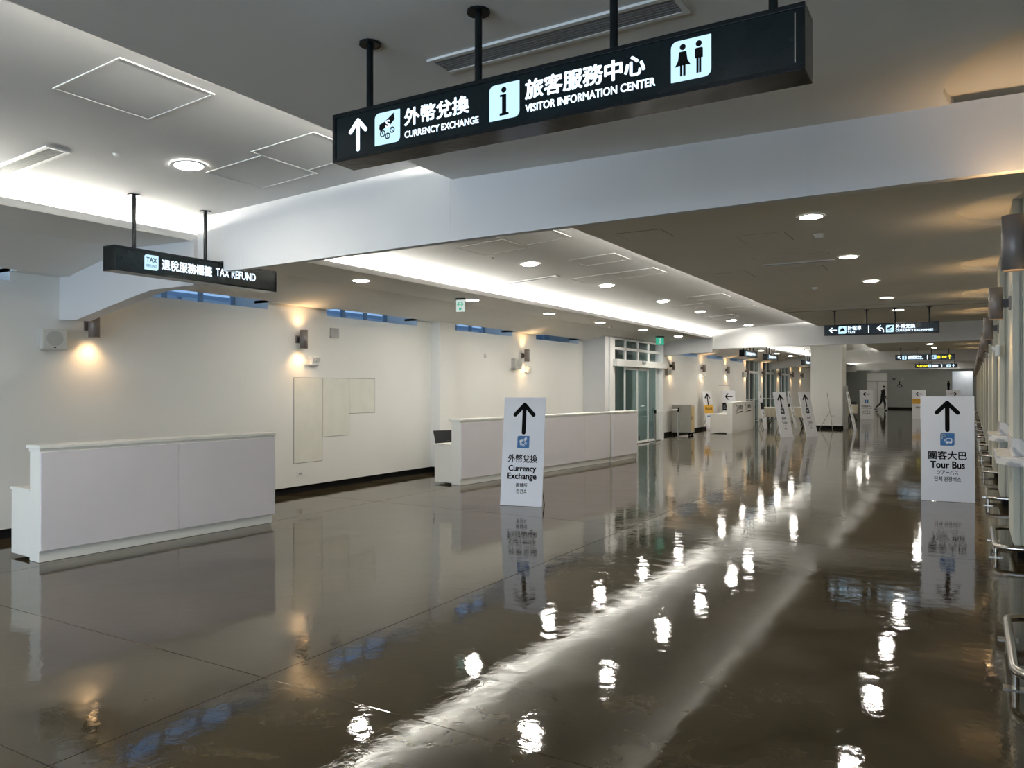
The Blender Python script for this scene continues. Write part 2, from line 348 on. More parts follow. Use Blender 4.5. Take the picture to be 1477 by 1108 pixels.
# access panels in the wall and small fittings
ap = empty('wall_access_panel', (XWL, 8.08, 0.44), 0, 'three cream access panels stepped across the left wall beyond the near counter', 'access panel')
for a, c, z in ((8.085, 8.65, 0.44), (8.66, 9.24, 0.80), (9.25, 9.86, 1.14)):
    MB().box(0.0005, 0.006, a - 8.08, c - 8.08, z - 0.44, 1.25).build('panel', panel_m, ap)
    MB().box(0.0, 0.0035, a - 8.089, c - 8.071, z - 0.449, 1.258).build('shadow_gap', seam_m, ap)
o = MB().box(0.001, 0.03, -0.085, 0.085, -0.075, 0.075).build('control_box', grey_metal_m, bevel=0.003); o.location = (XWL, 8.905, 2.395)
tag(o, 'small grey square cover plate high on the left wall', 'cover plate')
o = MB().box(0.001, 0.012, -0.06, 0.06, -0.035, 0.035).build('wall_outlet', plastic_m, bevel=0.002); o.location = (XWL, 8.2, 0.28)
MB().box(0.0125, 0.014, -0.03, 0.03, -0.012, 0.012).build('socket', grey_metal_m, o)
tag(o, 'white wall outlet low on the wall under the stepped access panels', 'outlet')
o = MB().tube([(0.001, 0, 0), (0.02, 0, 0)], 0.04, 14).build('wall_stub', plastic_m); o.location = (XWL, 13.26, 2.2)
MB().box(0.02, 0.03, -0.02, 0.02, -0.03, 0.0).build('clip', plastic_m, o)
tag(o, 'small round white wall fitting between two strip windows', 'wall fitting')
MB().box(XWL + 0.0005, XWL + 0.004, 30.2, 31.8, 1.62, 1.64).build('wall_seam', seam_m, wall_left)

# ------------------------------------------------------------------ CEILING
ceil = struct(empty('ceiling', (0, 0, 0)))
ZC, ZA, XL1, XL2 = 3.20, 2.97, -3.53, -6.47
def zB(x): return 3.16 + (x + 6.95) / 3.9 * 0.235
# low strip ceiling with bites round the columns on the right
edge = [(XL1, Y0), (XWR, Y0)]
for k in range(-3, 15):
    cy = 8.55 + 3.6 * k; R = 0.88; cx = 0.75
    a0 = math.asin(math.sqrt(R * R - (XWR - cx) ** 2) / R)
    if cy + 1 > Y1 or cy - 1 < Y0: continue
    for q in range(29):
        th = -a0 + (-(2 * PI - 2 * a0)) * q / 28
        edge.append((cx + R * math.cos(th), cy + R * math.sin(th)))
edge += [(XWR, Y1), (XL1, Y1)]
MB().prism(edge, ZC, ZC + 0.05, 'z').build('flat_ceiling', ceil_m, ceil)
MB().box(-0.4, XWR + 0.1, Y0, Y1, ZC + 0.05, ZC + 0.12).build('recess_top', ceil_m, ceil)
m = MB(); m.box(XL1, XL1 + 0.04, Y0, Y1, ZC + 0.0505, ZC + 0.075); m.box(XL1 + 0.04, -3.02, Y0, Y1, ZC + 0.052, ZC + 0.058)
m.build('cove_lip', trimw_m, ceil)
# soffit over the left wall
A = [(-8.32, 2.745), (-8.26, 2.765), (-7.42, 2.97), (XL2, 2.97), (XL2, 2.985), (-7.45, 2.985), (-8.29, 2.785), (-8.32, 2.785)]
for a, c in segs:
    MB().prism([(-8.78, 2.745), (-8.32, 2.745), (-8.32, 2.785), (-8.78, 2.785)], a, c).build('soffit', ceil_m, ceil)
MB().prism([(-8.78, 2.745), (-8.32, 2.745), (-8.32, 2.785), (-8.78, 2.785)], 34.5, Y1).build('soffit', ceil_m, ceil)
MB().prism(A, Y0, 17.9).build('soffit', ceil_m, ceil)
MB().prism([(-8.0, 2.834), (-7.42, 2.97), (XL2, 2.97), (XL2, 2.985), (-7.45, 2.985), (-8.0, 2.857)], 17.9, 22.2).build('soffit', ceil_m, ceil)
MB().prism(A, 22.2, Y1).build('soffit', ceil_m, ceil)
MB().box(XL2 - 0.05, XL2, Y0, Y1, 2.985, 3.035).build('cove_lip', trimw_m, ceil)
m = MB(); m.prism([(-6.95, 2.986), (-6.95, 3.16), (-7.0, 3.2), (-7.05, 2.986)], Y0, Y1); m.build('cove_back', coffer_m, ceil)
# sloping coffer ceilings
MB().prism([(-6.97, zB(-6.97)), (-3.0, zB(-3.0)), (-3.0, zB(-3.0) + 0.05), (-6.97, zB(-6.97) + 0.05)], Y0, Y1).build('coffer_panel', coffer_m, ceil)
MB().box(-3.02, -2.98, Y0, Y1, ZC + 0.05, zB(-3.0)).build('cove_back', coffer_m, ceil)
bays = [(Y0, 4.85), (5.15, 22.1), (22.3, 38.9), (39.15, 54.9), (55.2, 61.9)]
for a, c in bays:
    for k in range(int((c - a) / 2.4) + 1):
        y = a + 0.1 + k * 2.4; e = min(y + 2.38, c - 0.05)
        if e - y < 0.3: continue
        MB().box(-6.80, -6.765, y, e, 2.990, 3.012).build('led_strip', cove_m, ceil)
        MB().box(-3.22, -3.185, y, e, ZC + 0.059, ZC + 0.081).build('led_strip', cove_m, ceil)
# access panels and their metal edges
def hatch_flat(x0, x1, y0, y1, edges=''):
    p = MB().box(x0, x1, y0, y1, ZC - 0.004, ZC - 0.0005).build('access_panel', ceil_m, ceil)
    MB().box(x0 - 0.008, x1 + 0.008, y0 - 0.008, y1 + 0.008, ZC - 0.002, ZC).build('gap', seam_m, p)
def hatch_slope(x0, x1, y0, y1, light='r'):
    th = math.atan(0.235 / 3.9)
    def q(xa, xb, ya, yb, d0, d1):
        return MB().prism([(xa, zB(xa) - d0), (xb, zB(xb) - d0), (xb, zB(xb) - d1), (xa, zB(xa) - d1)], ya, yb)
    p = q(x0, x1, y0, y1, 0.001, 0.003).build('access_panel', coffer_m, ceil)
    e = q(x0 - 0.012, x0, y0, y1, 0.0, 0.006); 
    e2 = q(x1, x1 + 0.012, y0, y1, 0.0, 0.007); e.add(e2.v, e2.f)
    for yy in (y0 - 0.012, y1):
        e2 = q(x0 - 0.012, x1 + 0.012, yy, yy + 0.012, 0.0, 0.0065); e.add(e2.v, e2.f)
    e.build('edge_frame', hatch_m, p)
for h in ((-4.6, -3.97, 2.52, 3.11), (-5.22, -4.6, 4.05, 4.6), (-4.58, -3.96, 3.95, 4.5), (-5.37, -4.73, 7.75, 8.36), (-4.72, -4.07, 7.62, 8.2),
          (-4.72, -4.07, 9.5, 10.05), (-5.39, -4.75, 10.9, 11.45), (-4.72, -4.06, 10.95, 11.5), (-4.7, -4.05, 14.6, 15.2), (-5.4, -4.75, 15.7, 16.3), (-4.7, -4.05, 17.0, 17.6), (-5.5, -4.85, 18.4, 19.0)):
    hatch_slope(*h)
for h in ((-3.28, -2.78, 7.7, 8.16), (-2.2, -1.7, 8.5, 9.0), (-2.28, -1.72, 11.1, 11.6), (-3.25, -2.75, 11.15, 11.7), (-2.4, -1.5, 10.05, 10.2)):
    hatch_flat(*h)
MB().box(-3.5, -0.1, 16.95, 16.97, ZC - 0.001, ZC + 0.001).build('joint', seam_m, ceil)
MB().box(-3.5, 0.3, 17.62, 17.70, ZC - 0.004, ZC).build('mounting_rail', seam_m, ceil)

# BEAMS (thin white drop panels across the hall)
def slab_y(pts, x_to_y, th):
    """polygon (x, z) standing on a slightly skewed vertical plane"""
    n = len(pts); area = sum(pts[i][0] * pts[(i + 1) % n][1] - pts[(i + 1) % n][0] * pts[i][1] for i in range(n))
    if area < 0: pts = pts[::-1]
    m = MB(); vs = [(x, x_to_y(x), z) for x, z in pts] + [(x, x_to_y(x) + th, z) for x, z in pts]
    m.add(vs, [list(range(n)), list(range(2 * n - 1, n - 1, -1))] + [[i, n + i, n + (i + 1) % n, (i + 1) % n] for i in range(n)])
    return m
f1 = lambda x: 4.89 + (x + 6.47) * 0.045
# the panel is notched where the tax refund sign passes under it
P = [(-6.455, 2.655), (-6.27, 2.655), (-6.27, 2.75), (-6.095, 2.75), (-6.095, 2.655), (-5.9, 2.655), (-3.43, 2.715), (-1.1, 2.755), (0.25, 2.775), (XWR, 2.78), (XWR, 3.205), (-3.5, 3.21), (-3.5, zB(-3.5)), (-6.455, zB(-6.45))]
bm1 = struct(slab_y(P, f1, 0.07).build('beam', beam_m))
for xs_, za, zb_ in ((-3.55, 2.73, 3.2), (-5.87, 2.67, 3.18), (-0.9, 2.76, 3.19), (1.1, 2.78, 3.19)):
    MB().box(xs_ - 0.0025, xs_ + 0.0025, f1(xs_) - 0.0015, f1(xs_) + 0.001, za, zb_).build('panel_seam', hatch_m, bm1)
fh = lambda x: 4.855 + (x + 6.47) * 0.075
H = [(-8.55, 2.29), (-8.23, 2.27), (-7.25, 2.49), (-7.04, 2.53), (-6.46, 2.54), (-6.46, 2.985), (-7.42, 2.985), (-8.3, 2.77), (-8.55, 2.77)]
struct(slab_y(H, fh, 0.16).build('beam', beam_m))
def beam_far(y, haunch=True):
    P = [(-6.46, 2.67), (0.2, 2.72), (XWR, 2.72), (XWR, 3.205), (-3.5, 3.21), (-3.5, zB(-3.5)), (-6.46, zB(-6.46))]
    struct(slab_y(P, lambda x: y, 0.1).build('beam', beam_m))
    H = [(-8.5, 2.40), (-8.0, 2.47), (-7.1, 2.56), (-6.44, 2.57), (-6.44, 2.985), (-7.42, 2.985), (-8.3, 2.77), (-8.5, 2.77)]
    struct(slab_y(H, lambda x: y - 0.03, 0.16).build('beam', beam_m))
beam_far(22.25); beam_far(39.0); beam_far(55.0)

# ------------------------------------------------------------------ OTHER WALLS
bwm = MB(); bwm.box(-8.8, XWR + 0.3, Y0 - 0.2, Y0, 2.75, 3.5); bwm.box(-8.8, -8.0, Y0 - 0.2, Y0, 0, 2.75); bwm.box(1.0, XWR + 0.3, Y0 - 0.2, Y0, 0, 2.75)
bw = struct(bwm.build('wall_back', wall_m))
# glazed entrance behind the camera, with the dusk daylight that comes through it
w = struct(empty('window_20', (-3.5, Y0 - 0.1, 0)))
for q in range(7): MB().box(-4.5 + 1.5 * q - 0.04, -4.5 + 1.5 * q + 0.04, -0.05, 0.05, 0, 2.75).build('mullion', trimw_m, w)
for q in range(6): MB().box(-4.46 + 1.5 * q, -3.04 + 1.5 * q, -0.006, 0.006, 0.02, 2.73).build('pane', glassw_m, w)

wr = MB(); wr.box(XWR, XWR + 0.2, Y0, Y1, 0.0, 3.4)
wall_right = struct(wr.build('wall_right', flutee_m))
struct(MB().box(XWR - 0.02, XWR, Y0, Y1, 0.0, 0.1).build('baseboard_right', black_m))
# end wall, grey with two doorways
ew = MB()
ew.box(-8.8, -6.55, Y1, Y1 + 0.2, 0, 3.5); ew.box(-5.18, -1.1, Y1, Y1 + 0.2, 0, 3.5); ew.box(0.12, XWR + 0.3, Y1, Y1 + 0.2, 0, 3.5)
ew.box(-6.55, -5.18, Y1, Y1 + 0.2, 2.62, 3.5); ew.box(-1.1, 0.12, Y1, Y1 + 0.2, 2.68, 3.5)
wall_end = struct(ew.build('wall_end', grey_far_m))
struct(MB().box(-5.15, -1.12, Y1 - 0.02, Y1, 0, 0.13).build('baseboard_end', black_m))
d1 = struct(empty('door_1', (-5.865, Y1 + 0.1, 0)))
MB().box(-0.68, -0.02, -0.02, 0.02, 0.01, 1.98).build('door_leaf', trimw_m, d1)
MB().box(0.02, 0.68, -0.02, 0.02, 0.01, 1.98).build('door_leaf', trimw_m, d1)
MB().box(-0.68, 0.68, -0.02, 0.02, 2.06, 2.61).build('transom_panel', trimw_m, d1)
MB().box(-0.8, 0.8, 0.06, 0.1, 0, 2.8).build('backing', grey_metal_m, d1)
MB().box(-0.68, 0.68, -0.05, 0.03, 1.98, 2.06).build('transom_bar', grey_metal_m, d1)
pl = bpy.data.lights.new('passage_lamp', 'AREA'); pl.size = 0.6; pl.energy = 5; plo = bpy.data.objects.new('passage_lamp', pl); COL.objects.link(plo); plo.location = (-0.2, Y1 + 0.7, 2.9)
d2 = struct(empty('door_2', (-0.49, Y1 + 1.2, 0)))
MB().box(-1.2, 1.2, 0, 0.1, 0, 3.0).build('passage_wall', trimw_m, d2)
MB().box(-1.2, -0.7, -1.0, 0, 0, 3.0).build('passage_side', trimw_m, d2)
# round pictograms on the end wall
o = shapes('accessible_symbol', place([circ(-0.05, 0.42, 0.09), bar((-0.05, 0.3), (-0.03, 0.0), 0.08), bar((-0.03, 0.02), (0.2, 0.0), 0.08), bar((0.2, 0.0), (0.3, -0.3), 0.08)] + ringpoly(-0.05, -0.1, 0.28, 0.06), 0, 0, 0.5), ink_m, None, 0.0, 0.01)
o.location = (-4.37, Y1 - 0.001, 1.72); tag(o, 'black wheelchair symbol on the grey end wall', 'symbol')
o = shapes('restroom_symbol', place([circ(0, 0.42, 0.1), box2(-0.14, -0.05, 0.14, 0.3), box2(-0.11, -0.5, 0.11, -0.05)], 0, 0, 0.62), ink_m, None, 0.0, 0.01)
o.location = (-1.33, Y1 - 0.001, 1.68); tag(o, 'black standing figure symbol beside the right end doorway', 'symbol')
o = MB().box(-0.12, 0.12, -0.04, 0, -0.08, 0.08).build('wall_control', grey_metal_m); o.location = (-4.75, Y1, 2.15)
MB().box(-0.1, 0.1, -0.045, -0.04, -0.06, 0.06).build('front', bracket_m, o); tag(o, 'dark rectangular control box on the grey end wall', 'control box')
o = MB().tube([(0, -0.04, 0), (0, 0, 0)], 0.09, 14).build('wall_bell', grey_metal_m); o.location = (-4.2, Y1, 2.17)
tag(o, 'round grey bell on the end wall above the wheelchair symbol', 'bell')

# ------------------------------------------------------------------ GLASS DOOR VESTIBULE
XD = -7.9
dv = struct(MB().box(XWL - 0.25, XD, 17.9, 18.12, 0.0, 2.85).build('pillar', beam_m))
struct(MB().box(XWL - 0.25, XD, 21.88, 22.08, 0.0, 2.85).build('pillar', beam_m))
dr = struct(empty('door_3', (XD, 18.15, 0)))
def dbox(name, y0, y1, z0, z1, mat, x0=-0.04, x1=0.04, par=None): return MB().box(x0, x1, y0 - 18.15, y1 - 18.15, z0, z1).build(name, mat, par or dr, bevel=0.003)
dbox('frame_post', 18.13, 18.44, 0, 2.84, trimw_m); dbox('frame_post', 21.80, 21.9, 0.0, 2.84, trimw_m, -0.04, 0.12)
for y in (19.16, 20.05, 20.87): dbox('mullion', y - 0.045, y + 0.045, 2.28, 2.84, trimw_m)
dbox('mullion', 18.44, 21.8, 2.53, 2.60, trimw_m); dbox('mullion', 18.44, 21.8, 2.79, 2.84, trimw_m)
dbox('operator_box', 18.30, 22.05, 2.10, 2.28, plastic_m, 0.0, 0.16)
dbox('sensor', 20.05, 20.25, 2.2, 2.27, grey_metal_m, 0.16, 0.2)
dbox('valance', 19.2, 20.0, 2.02, 2.10, plastic_m, 0.0, 0.05); dbox('valance', 20.07, 20.85, 2.02, 2.10, plastic_m, 0.0, 0.05)
for y in (18.44, 19.16, 20.05, 20.87):
    nx = {18.44: 19.16, 19.16: 20.05, 20.05: 20.87, 20.87: 21.54}[y]
    for z0, z1 in ((2.28, 2.53), (2.60, 2.79)): dbox('pane', y + 0.04, nx - 0.04, z0, z1, glassd_m, -0.005, 0.005)
for y, nx in ((18.44, 19.14), (19.18, 20.03), (20.07, 20.85), (20.89, 21.54)):
    lf = dbox('pane', y + 0.02, nx - 0.02, 0.07, 2.10, glassd_m, -0.006, 0.006)
    e = MB()
    e.box(-0.02, 0.02, y - 18.15, nx - 18.15, 0.0, 0.07)
    e.box(-0.015, 0.015, y - 18.15, y - 18.15 + 0.025, 0.07, 2.1); e.box(-0.015, 0.015, nx - 18.175, nx - 18.15, 0.07, 2.1)
    e.build('rail', trimw_m, lf)
dbox('frame_post', 21.54, 21.80, 0, 2.1, vestw_m, -0.5, 0.0)
dbox('threshold', 18.4, 21.8, 0.0, 0.02, steel_m, -0.1, 0.06)
dbox('sticker', 20.3, 20.6, 1.02, 1.04, trimw_m, 0.007, 0.009); dbox('sticker', 20.35, 20.8, 0.72, 0.74, seam_m, 0.007, 0.009)
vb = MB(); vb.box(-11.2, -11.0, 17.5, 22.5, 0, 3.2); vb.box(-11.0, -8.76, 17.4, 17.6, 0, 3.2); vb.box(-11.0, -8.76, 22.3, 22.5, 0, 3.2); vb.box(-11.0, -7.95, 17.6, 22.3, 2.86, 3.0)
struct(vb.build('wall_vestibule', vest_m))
m = MB()
for y in (18.3, 19.6, 20.9, 22.0): m.box(-10.1, -9.9, y - 0.17, y + 0.17, 0, 2.86)
for k, y in enumerate((18.3, 19.6, 20.9)): struct(MB().box(-10.1, -9.9, y - 0.2, y + 0.2, 0, 2.86).build('pillar', vestw_m))  # added white panels, stand-ins for the pale reflected stripes in the glass

for nm_, x_, y_, e_ in (('vestibule_fill', -9.3, 20.0, 20), ('vestibule_fill', -10.0, 36.5, 18), ('vestibule_fill', -10.0, 41.0, 18)):  # unseen area lights added to brighten the space behind the glass
    vl = bpy.data.lights.new(nm_, 'AREA'); vl.size = 0.5; vl.energy = e_; vl.color = (0.9, 1.0, 0.97); vo = bpy.data.objects.new(nm_, vl); COL.objects.link(vo); vo.location = (x_, y_, 2.8)
# glazed bays of the far left wall
piers = [(37.2, 37.75), (40.7, 41.45), (44.0, 48.0), (48.0, 56.0)]
m = MB()
for a, c in piers: m.box(XWL - 0.25, XWL, a, c, 0.1, 2.78)
m.box(XWL - 0.25, XWL, 56.0, Y1, 0.1, 2.78)
struct(m.build('wall_left_far', wall_m))
for n_, (a, c) in enumerate(((34.5, 37.2), (37.75, 40.7), (41.45, 44.0))):
    w = struct(empty('window_%d' % (11 + n_), (XWL - 0.1, a, 0))); L = c - a
    k = 3
    for q in range(k + 1): MB().box(-0.04, 0.04, max(0, L * q / k - 0.05), min(L, L * q / k + 0.05), 0, 2.76).build('mullion', trimw_m, w)
    MB().box(-0.03, 0.03, 0, L, 2.2, 2.3).build('transom', trimw_m, w)
    MB().box(-0.03, 0.03, 0, L, 1.0, 1.03).build('push_rail', trimw_m, w)
    for q in range(k): MB().box(-0.006, 0.006, L * q / k + 0.05, L * (q + 1) / k - 0.05, 0.02, 2.2).build('pane', glassd_m, w)
    for q in range(k): MB().box(-0.006, 0.006, L * q / k + 0.05, L * (q + 1) / k - 0.05, 2.3, 2.76).build('pane', glassd_m, w)
m = MB(); m.box(-11.0, -8.3, 34.1, 44.3, 2.9, 3.0); m.box(-11.2, -11.0, 34.0, 45.0, 0, 3.0); m.box(-11.0, -8.75, 33.9, 34.1, 0, 3); m.box(-11.0, -8.75, 44.3, 44.5, 0, 3)
struct(m.build('wall_vestibule_far', vest_m))
for y in (35.6, 38.9, 42.6): struct(MB().box(-9.9, -9.7, y - 0.35, y + 0.35, 0, 2.78).build('pillar', vestw_m))
# big free-standing white pillar
pil = struct(MB().box(-5.22, -4.12, 31.0, 32.1, 0.12, 3.3).build('pillar', wall_m))
MB().box(-5.17, -4.17, 31.05, 32.05, 0, 0.12).build('base', black_m, pil)
struct(MB().box(-4.115, -4.05, 31.3, 32.05, 0.0, 1.6).build('trim_1', grey_metal_m))

# ------------------------------------------------------------------ DOWNLIGHTS
dl = empty('downlight', (0, 0, 0)); 
MB().ring((0, 0), 0.105, 0.132, -0.008, 0.0).build('trim_ring', trimw_m, dl)
MB().disc((0, 0, -0.004), 0.105).build('diffuser', down_m, dl)
first = [True]
def down(x, y, z, label, group):
    if first[0]: o = dl; o.location = (x, y, z - 0.002); first[0] = False
    else: o = copy_tree(dl, None, (x, y, z - 0.002))
    tag(o, label, 'downlight', group)
    if z == 'x': pass
    return o
nb = 'between the near and second beams'
for k, y in enumerate([7.87, 10.53, 13.1, 15.7, 18.3]): down(-1.32, y, ZC, '%s round downlight in the dark flat ceiling %s' % (ORD[k], nb), 'downlights in the flat right ceiling')
for k, y in enumerate([25.0, 27.8, 30.5, 33.3, 36.6, 41.5, 44.5, 47.3, 51.5, 54.0, 57.5, 60.0]): down(-1.32, y, ZC, '%s flat ceiling downlight beyond the second beam' % ORD[k], 'downlights in the flat right ceiling')
for k, y in enumerate([7.78, 10.44, 13.09, 15.47, 18.01, 20.7]): down(-6.94, y, ZA, '%s soffit downlight beside the bright cove %s' % (ORD[k], nb), 'downlights in the left soffit')
for k, y in enumerate([25.0, 27.8, 30.5, 33.3, 36.2]): down(-6.94, y, ZA, '%s soffit downlight beyond the second beam' % ORD[k], 'downlights in the left soffit')
def downB(x, y, lab):
    o = down(x, y, zB(x) - 0.004, lab, 'downlights in the coffer'); o.rotation_euler = (0, -math.atan(0.235 / 3.9), 0)
downB(-5.17, 3.84, 'single round downlight in the coffered ceiling before the near beam')
for k, y in enumerate([9.33, 11.95, 14.7, 17.15, 19.8, 21.55]): downB(-5.24, y, '%s coffer downlight %s' % (ORD[k], nb))
for k, y in enumerate([24.9, 27.8, 35.0, 37.0, 42.0, 46.0, 50.0, 58.5]): downB(-5.24, y, '%s coffer downlight beyond the second beam' % ORD[k])  # those past the third beam are added to brighten the hall's far end
for k, y in enumerate([-5.0, -2.4, 0.2]):
    down(-1.32, y, ZC, '%s flat ceiling downlight behind the camera' % ORD[k], 'downlights in the flat right ceiling')
    downB(-5.2, y + 0.9, '%s coffer downlight behind the camera' % ORD[k])
    down(-6.94, y + 0.2, ZA, '%s soffit downlight behind the camera' % ORD[k], 'downlights in the left soffit')

# vents, smoke detectors
def grille(x0, x1, y0, y1, z, label, n=14, along='x', slope=False, deep=True):
    o = empty('ceiling_vent', ((x0 + x1) / 2, (y0 + y1) / 2, z), 0, label, 'vent')
    if slope: o.rotation_euler = (0, -math.atan(0.235 / 3.9), 0)
    a, c = (x1 - x0) / 2, (y1 - y0) / 2
    f = MB(); w = 0.025
    f.box(-a, a, -c, -c + w, -0.012, 0); f.box(-a, a, c - w, c, -0.012, 0); f.box(-a, -a + w, -c + w, c - w, -0.012, 0); f.box(a - w, a, -c + w, c - w, -0.012, 0)
    f.build('frame', trimw_m if slope else ceil_m, o); MB().box(-a + w, a - w, -c + w, c - w, -0.002, -0.0005).build('cavity', ventd_m, o)
    for k in range(n):
        if along == 'x':
            y = -c + w + (2 * c - 2 * w) * (k + 0.5) / n; h = (c - w) / n * 0.5; MB().box(-a + w, a - w, y - h, y + h, -0.010, -0.003).build('slat', vent_m, o)
        else:
            x = -a + w + (2 * a - 2 * w) * (k + 0.5) / n; h = (a - w) / n * 0.5; MB().box(x - h, x + h, -c + w, c - w, -0.010, -0.003).build('slat', vent_m, o)
grille(-6.5, -5.55, 2.98, 3.15, zB(-6.0) - 0.001, 'white louvred air vent in the coffered ceiling near the left edge', 7, 'x', True)
grille(-2.35, -1.05, 3.12, 3.30, ZC, 'long grey slotted air vent above the big hanging sign', 6, 'x')
grille(-6.3, -5.4, 10.4, 10.55, zB(-5.85) - 0.001, 'narrow white air vent in the coffer beyond the near beam', 4, 'x', True)
grille(-2.4, -1.5, 10.65, 10.78, ZC, 'long thin dark vent in the flat ceiling by the third downlight', 3, 'x')
def smoke(x, y, z, lab, s_=1.0):
    o = empty('smoke_detector', (x, y, z), 0, lab, 'smoke detector'); o.scale = (s_, s_, s_)
    MB().tube([(0, 0, 0), (0, 0, -0.018)], 0.055, 18).build('base', plastic_m, o); MB().tube([(0, 0, -0.018), (0, 0, -0.034), (0, 0, -0.045)], [0.045, 0.043, 0.022], 18).build('sensor_head', plastic_m, o)
smoke(-1.4, 8.84, ZC, 'white dome smoke detector beside the nearest flat ceiling downlight')
smoke(-5.36, 3.37, zB(-5.36), 'small white detector in the coffered ceiling before the near beam', 0.4)
smoke(-5.4, 8.6, zB(-5.4), 'small detector in the coffer beyond the near beam', 0.4)
smoke(-2.2, 13.5, ZC, 'small white detector in the dark flat ceiling left of the downlight row')
smoke(-7.2, 16.6, ZA, 'small detector in the left soffit beyond the green arrow sign')

# ------------------------------------------------------------------ SCONCES
def spot(name, loc, rot, energy, angle, parent, blend=1.0, col=WARM):
    l = bpy.data.lights.new(name, 'SPOT'); l.energy = energy; l.color = col; l.spot_size = math.radians(angle); l.spot_blend = blend; l.shadow_soft_size = 0.03
    o = bpy.data.objects.new(name, l); COL.objects.link(o); o.location = loc; o.rotation_euler = rot; o.parent = parent; return o
sc = empty('wall_sconce', (0, 0, 0))           # local: wall at x = 0, sconce out along +x, centre at z = 0
m = MB(); n = 20; r0, r1 = 0.058, 0.052
ring = []
for rr, zz in ((r0, -0.135), (r0, 0.135), (r1, 0.135), (r1, 0.10)): ring.append([(0.118 + rr * math.cos(2 * PI * k / n), rr * math.sin(2 * PI * k / n), zz) for k in range(n)])
bot = [[(0.118 + r1 * math.cos(2 * PI * k / n), r1 * math.sin(2 * PI * k / n), zz) for k in range(n)] for zz in (-0.10, -0.135)]
allr = [bot[0], bot[1]] + ring
m.add([v for g in allr for v in g], [[i * n + k, i * n + (k + 1) % n, (i + 1) * n + (k + 1) % n, (i + 1) * n + k] for i in range(len(allr) - 1) for k in range(n)], True)
m.build('cylinder_body', sconce_m, sc)
MB().box(0.0, 0.085, -0.022, 0.022, -0.035, 0.035).build('bracket', bracket_m, sc, bevel=0.003)
MB().box(0.0, 0.018, -0.05, 0.05, -0.055, 0.055).build('mounting_plate', sconce_m, sc, bevel=0.003)
MB().add([(0.118 + 0.05 * math.cos(2 * PI * k / n), 0.05 * math.sin(2 * PI * k / n), -0.118) for k in range(n)], [list(range(n - 1, -1, -1))]).build('lamp_lens', bulb_m, sc)
MB().add([(0.118 + 0.05 * math.cos(2 * PI * k / n), 0.05 * math.sin(2 * PI * k / n), 0.118) for k in range(n)], [list(range(n))]).build('lamp_lens', bulb_m, sc)
spot('lower_beam', (0.118, 0, -0.142), (0, 0, 0), SCONCE_E, 128, sc)
spot('upper_beam', (0.118, 0, 0.142), (PI, 0, 0), SCONCE_E * 0.6, 128, sc)
ly = [4.79, 8.16, 14.77, 24.5, 27.9, 31.2, 34.3, 37.5, 41.07, 44.3, 47.1, 1.4, -2.0]
wl_lab = ['taupe cylinder wall sconce under the near beam bracket beside the square speaker', 'taupe cylinder up-and-down sconce on the wall above the stepped access panels',
          'taupe cylinder sconce on the left wall above the long counter', 'taupe cylinder sconce just beyond the glass doors', 'second taupe sconce beyond the glass doors',
          'third taupe sconce beyond the glass doors, above the white text counter', 'taupe sconce at the start of the far glazing', 'taupe sconce on the first narrow far pier',
          'taupe sconce on the second narrow far pier', 'first sconce on the far white wall behind the tilted boards', 'second sconce on the far white wall by the big pillar', 'sconce on the left wall behind the view', 'last sconce on the left wall behind the view']
for k, y in enumerate(ly):
    z = 2.19 if k == 0 else 2.255
    if k == 0: o = sc; o.location = (XWL + 0.001, y, z)
    else: o = copy_tree(sc, None, (XWL + 0.001, y, z))
    if k == 0: o.location.y = 5.02; o.location.z = 2.24
    tag(o, wl_lab[k], 'wall sconce', 'sconces on the left wall')
XCOL = 0.33
for k in range(-3, 14):
    y = 8.7 + 3.6 * k
    if y < -3: continue
    o = copy_tree(sc, None, (XCOL, y, 2.35), PI); o.scale = (1.03, 1.03, 1.12)
    tag(o, '%s taupe cylinder sconce on the fluted columns' % ORD[k + 3] if k < 12 else 'last taupe cylinder sconce on the far fluted columns', 'wall sconce', 'sconces on the right columns')
    if k == 13: o['label'] = 'very last taupe sconce by the end wall'

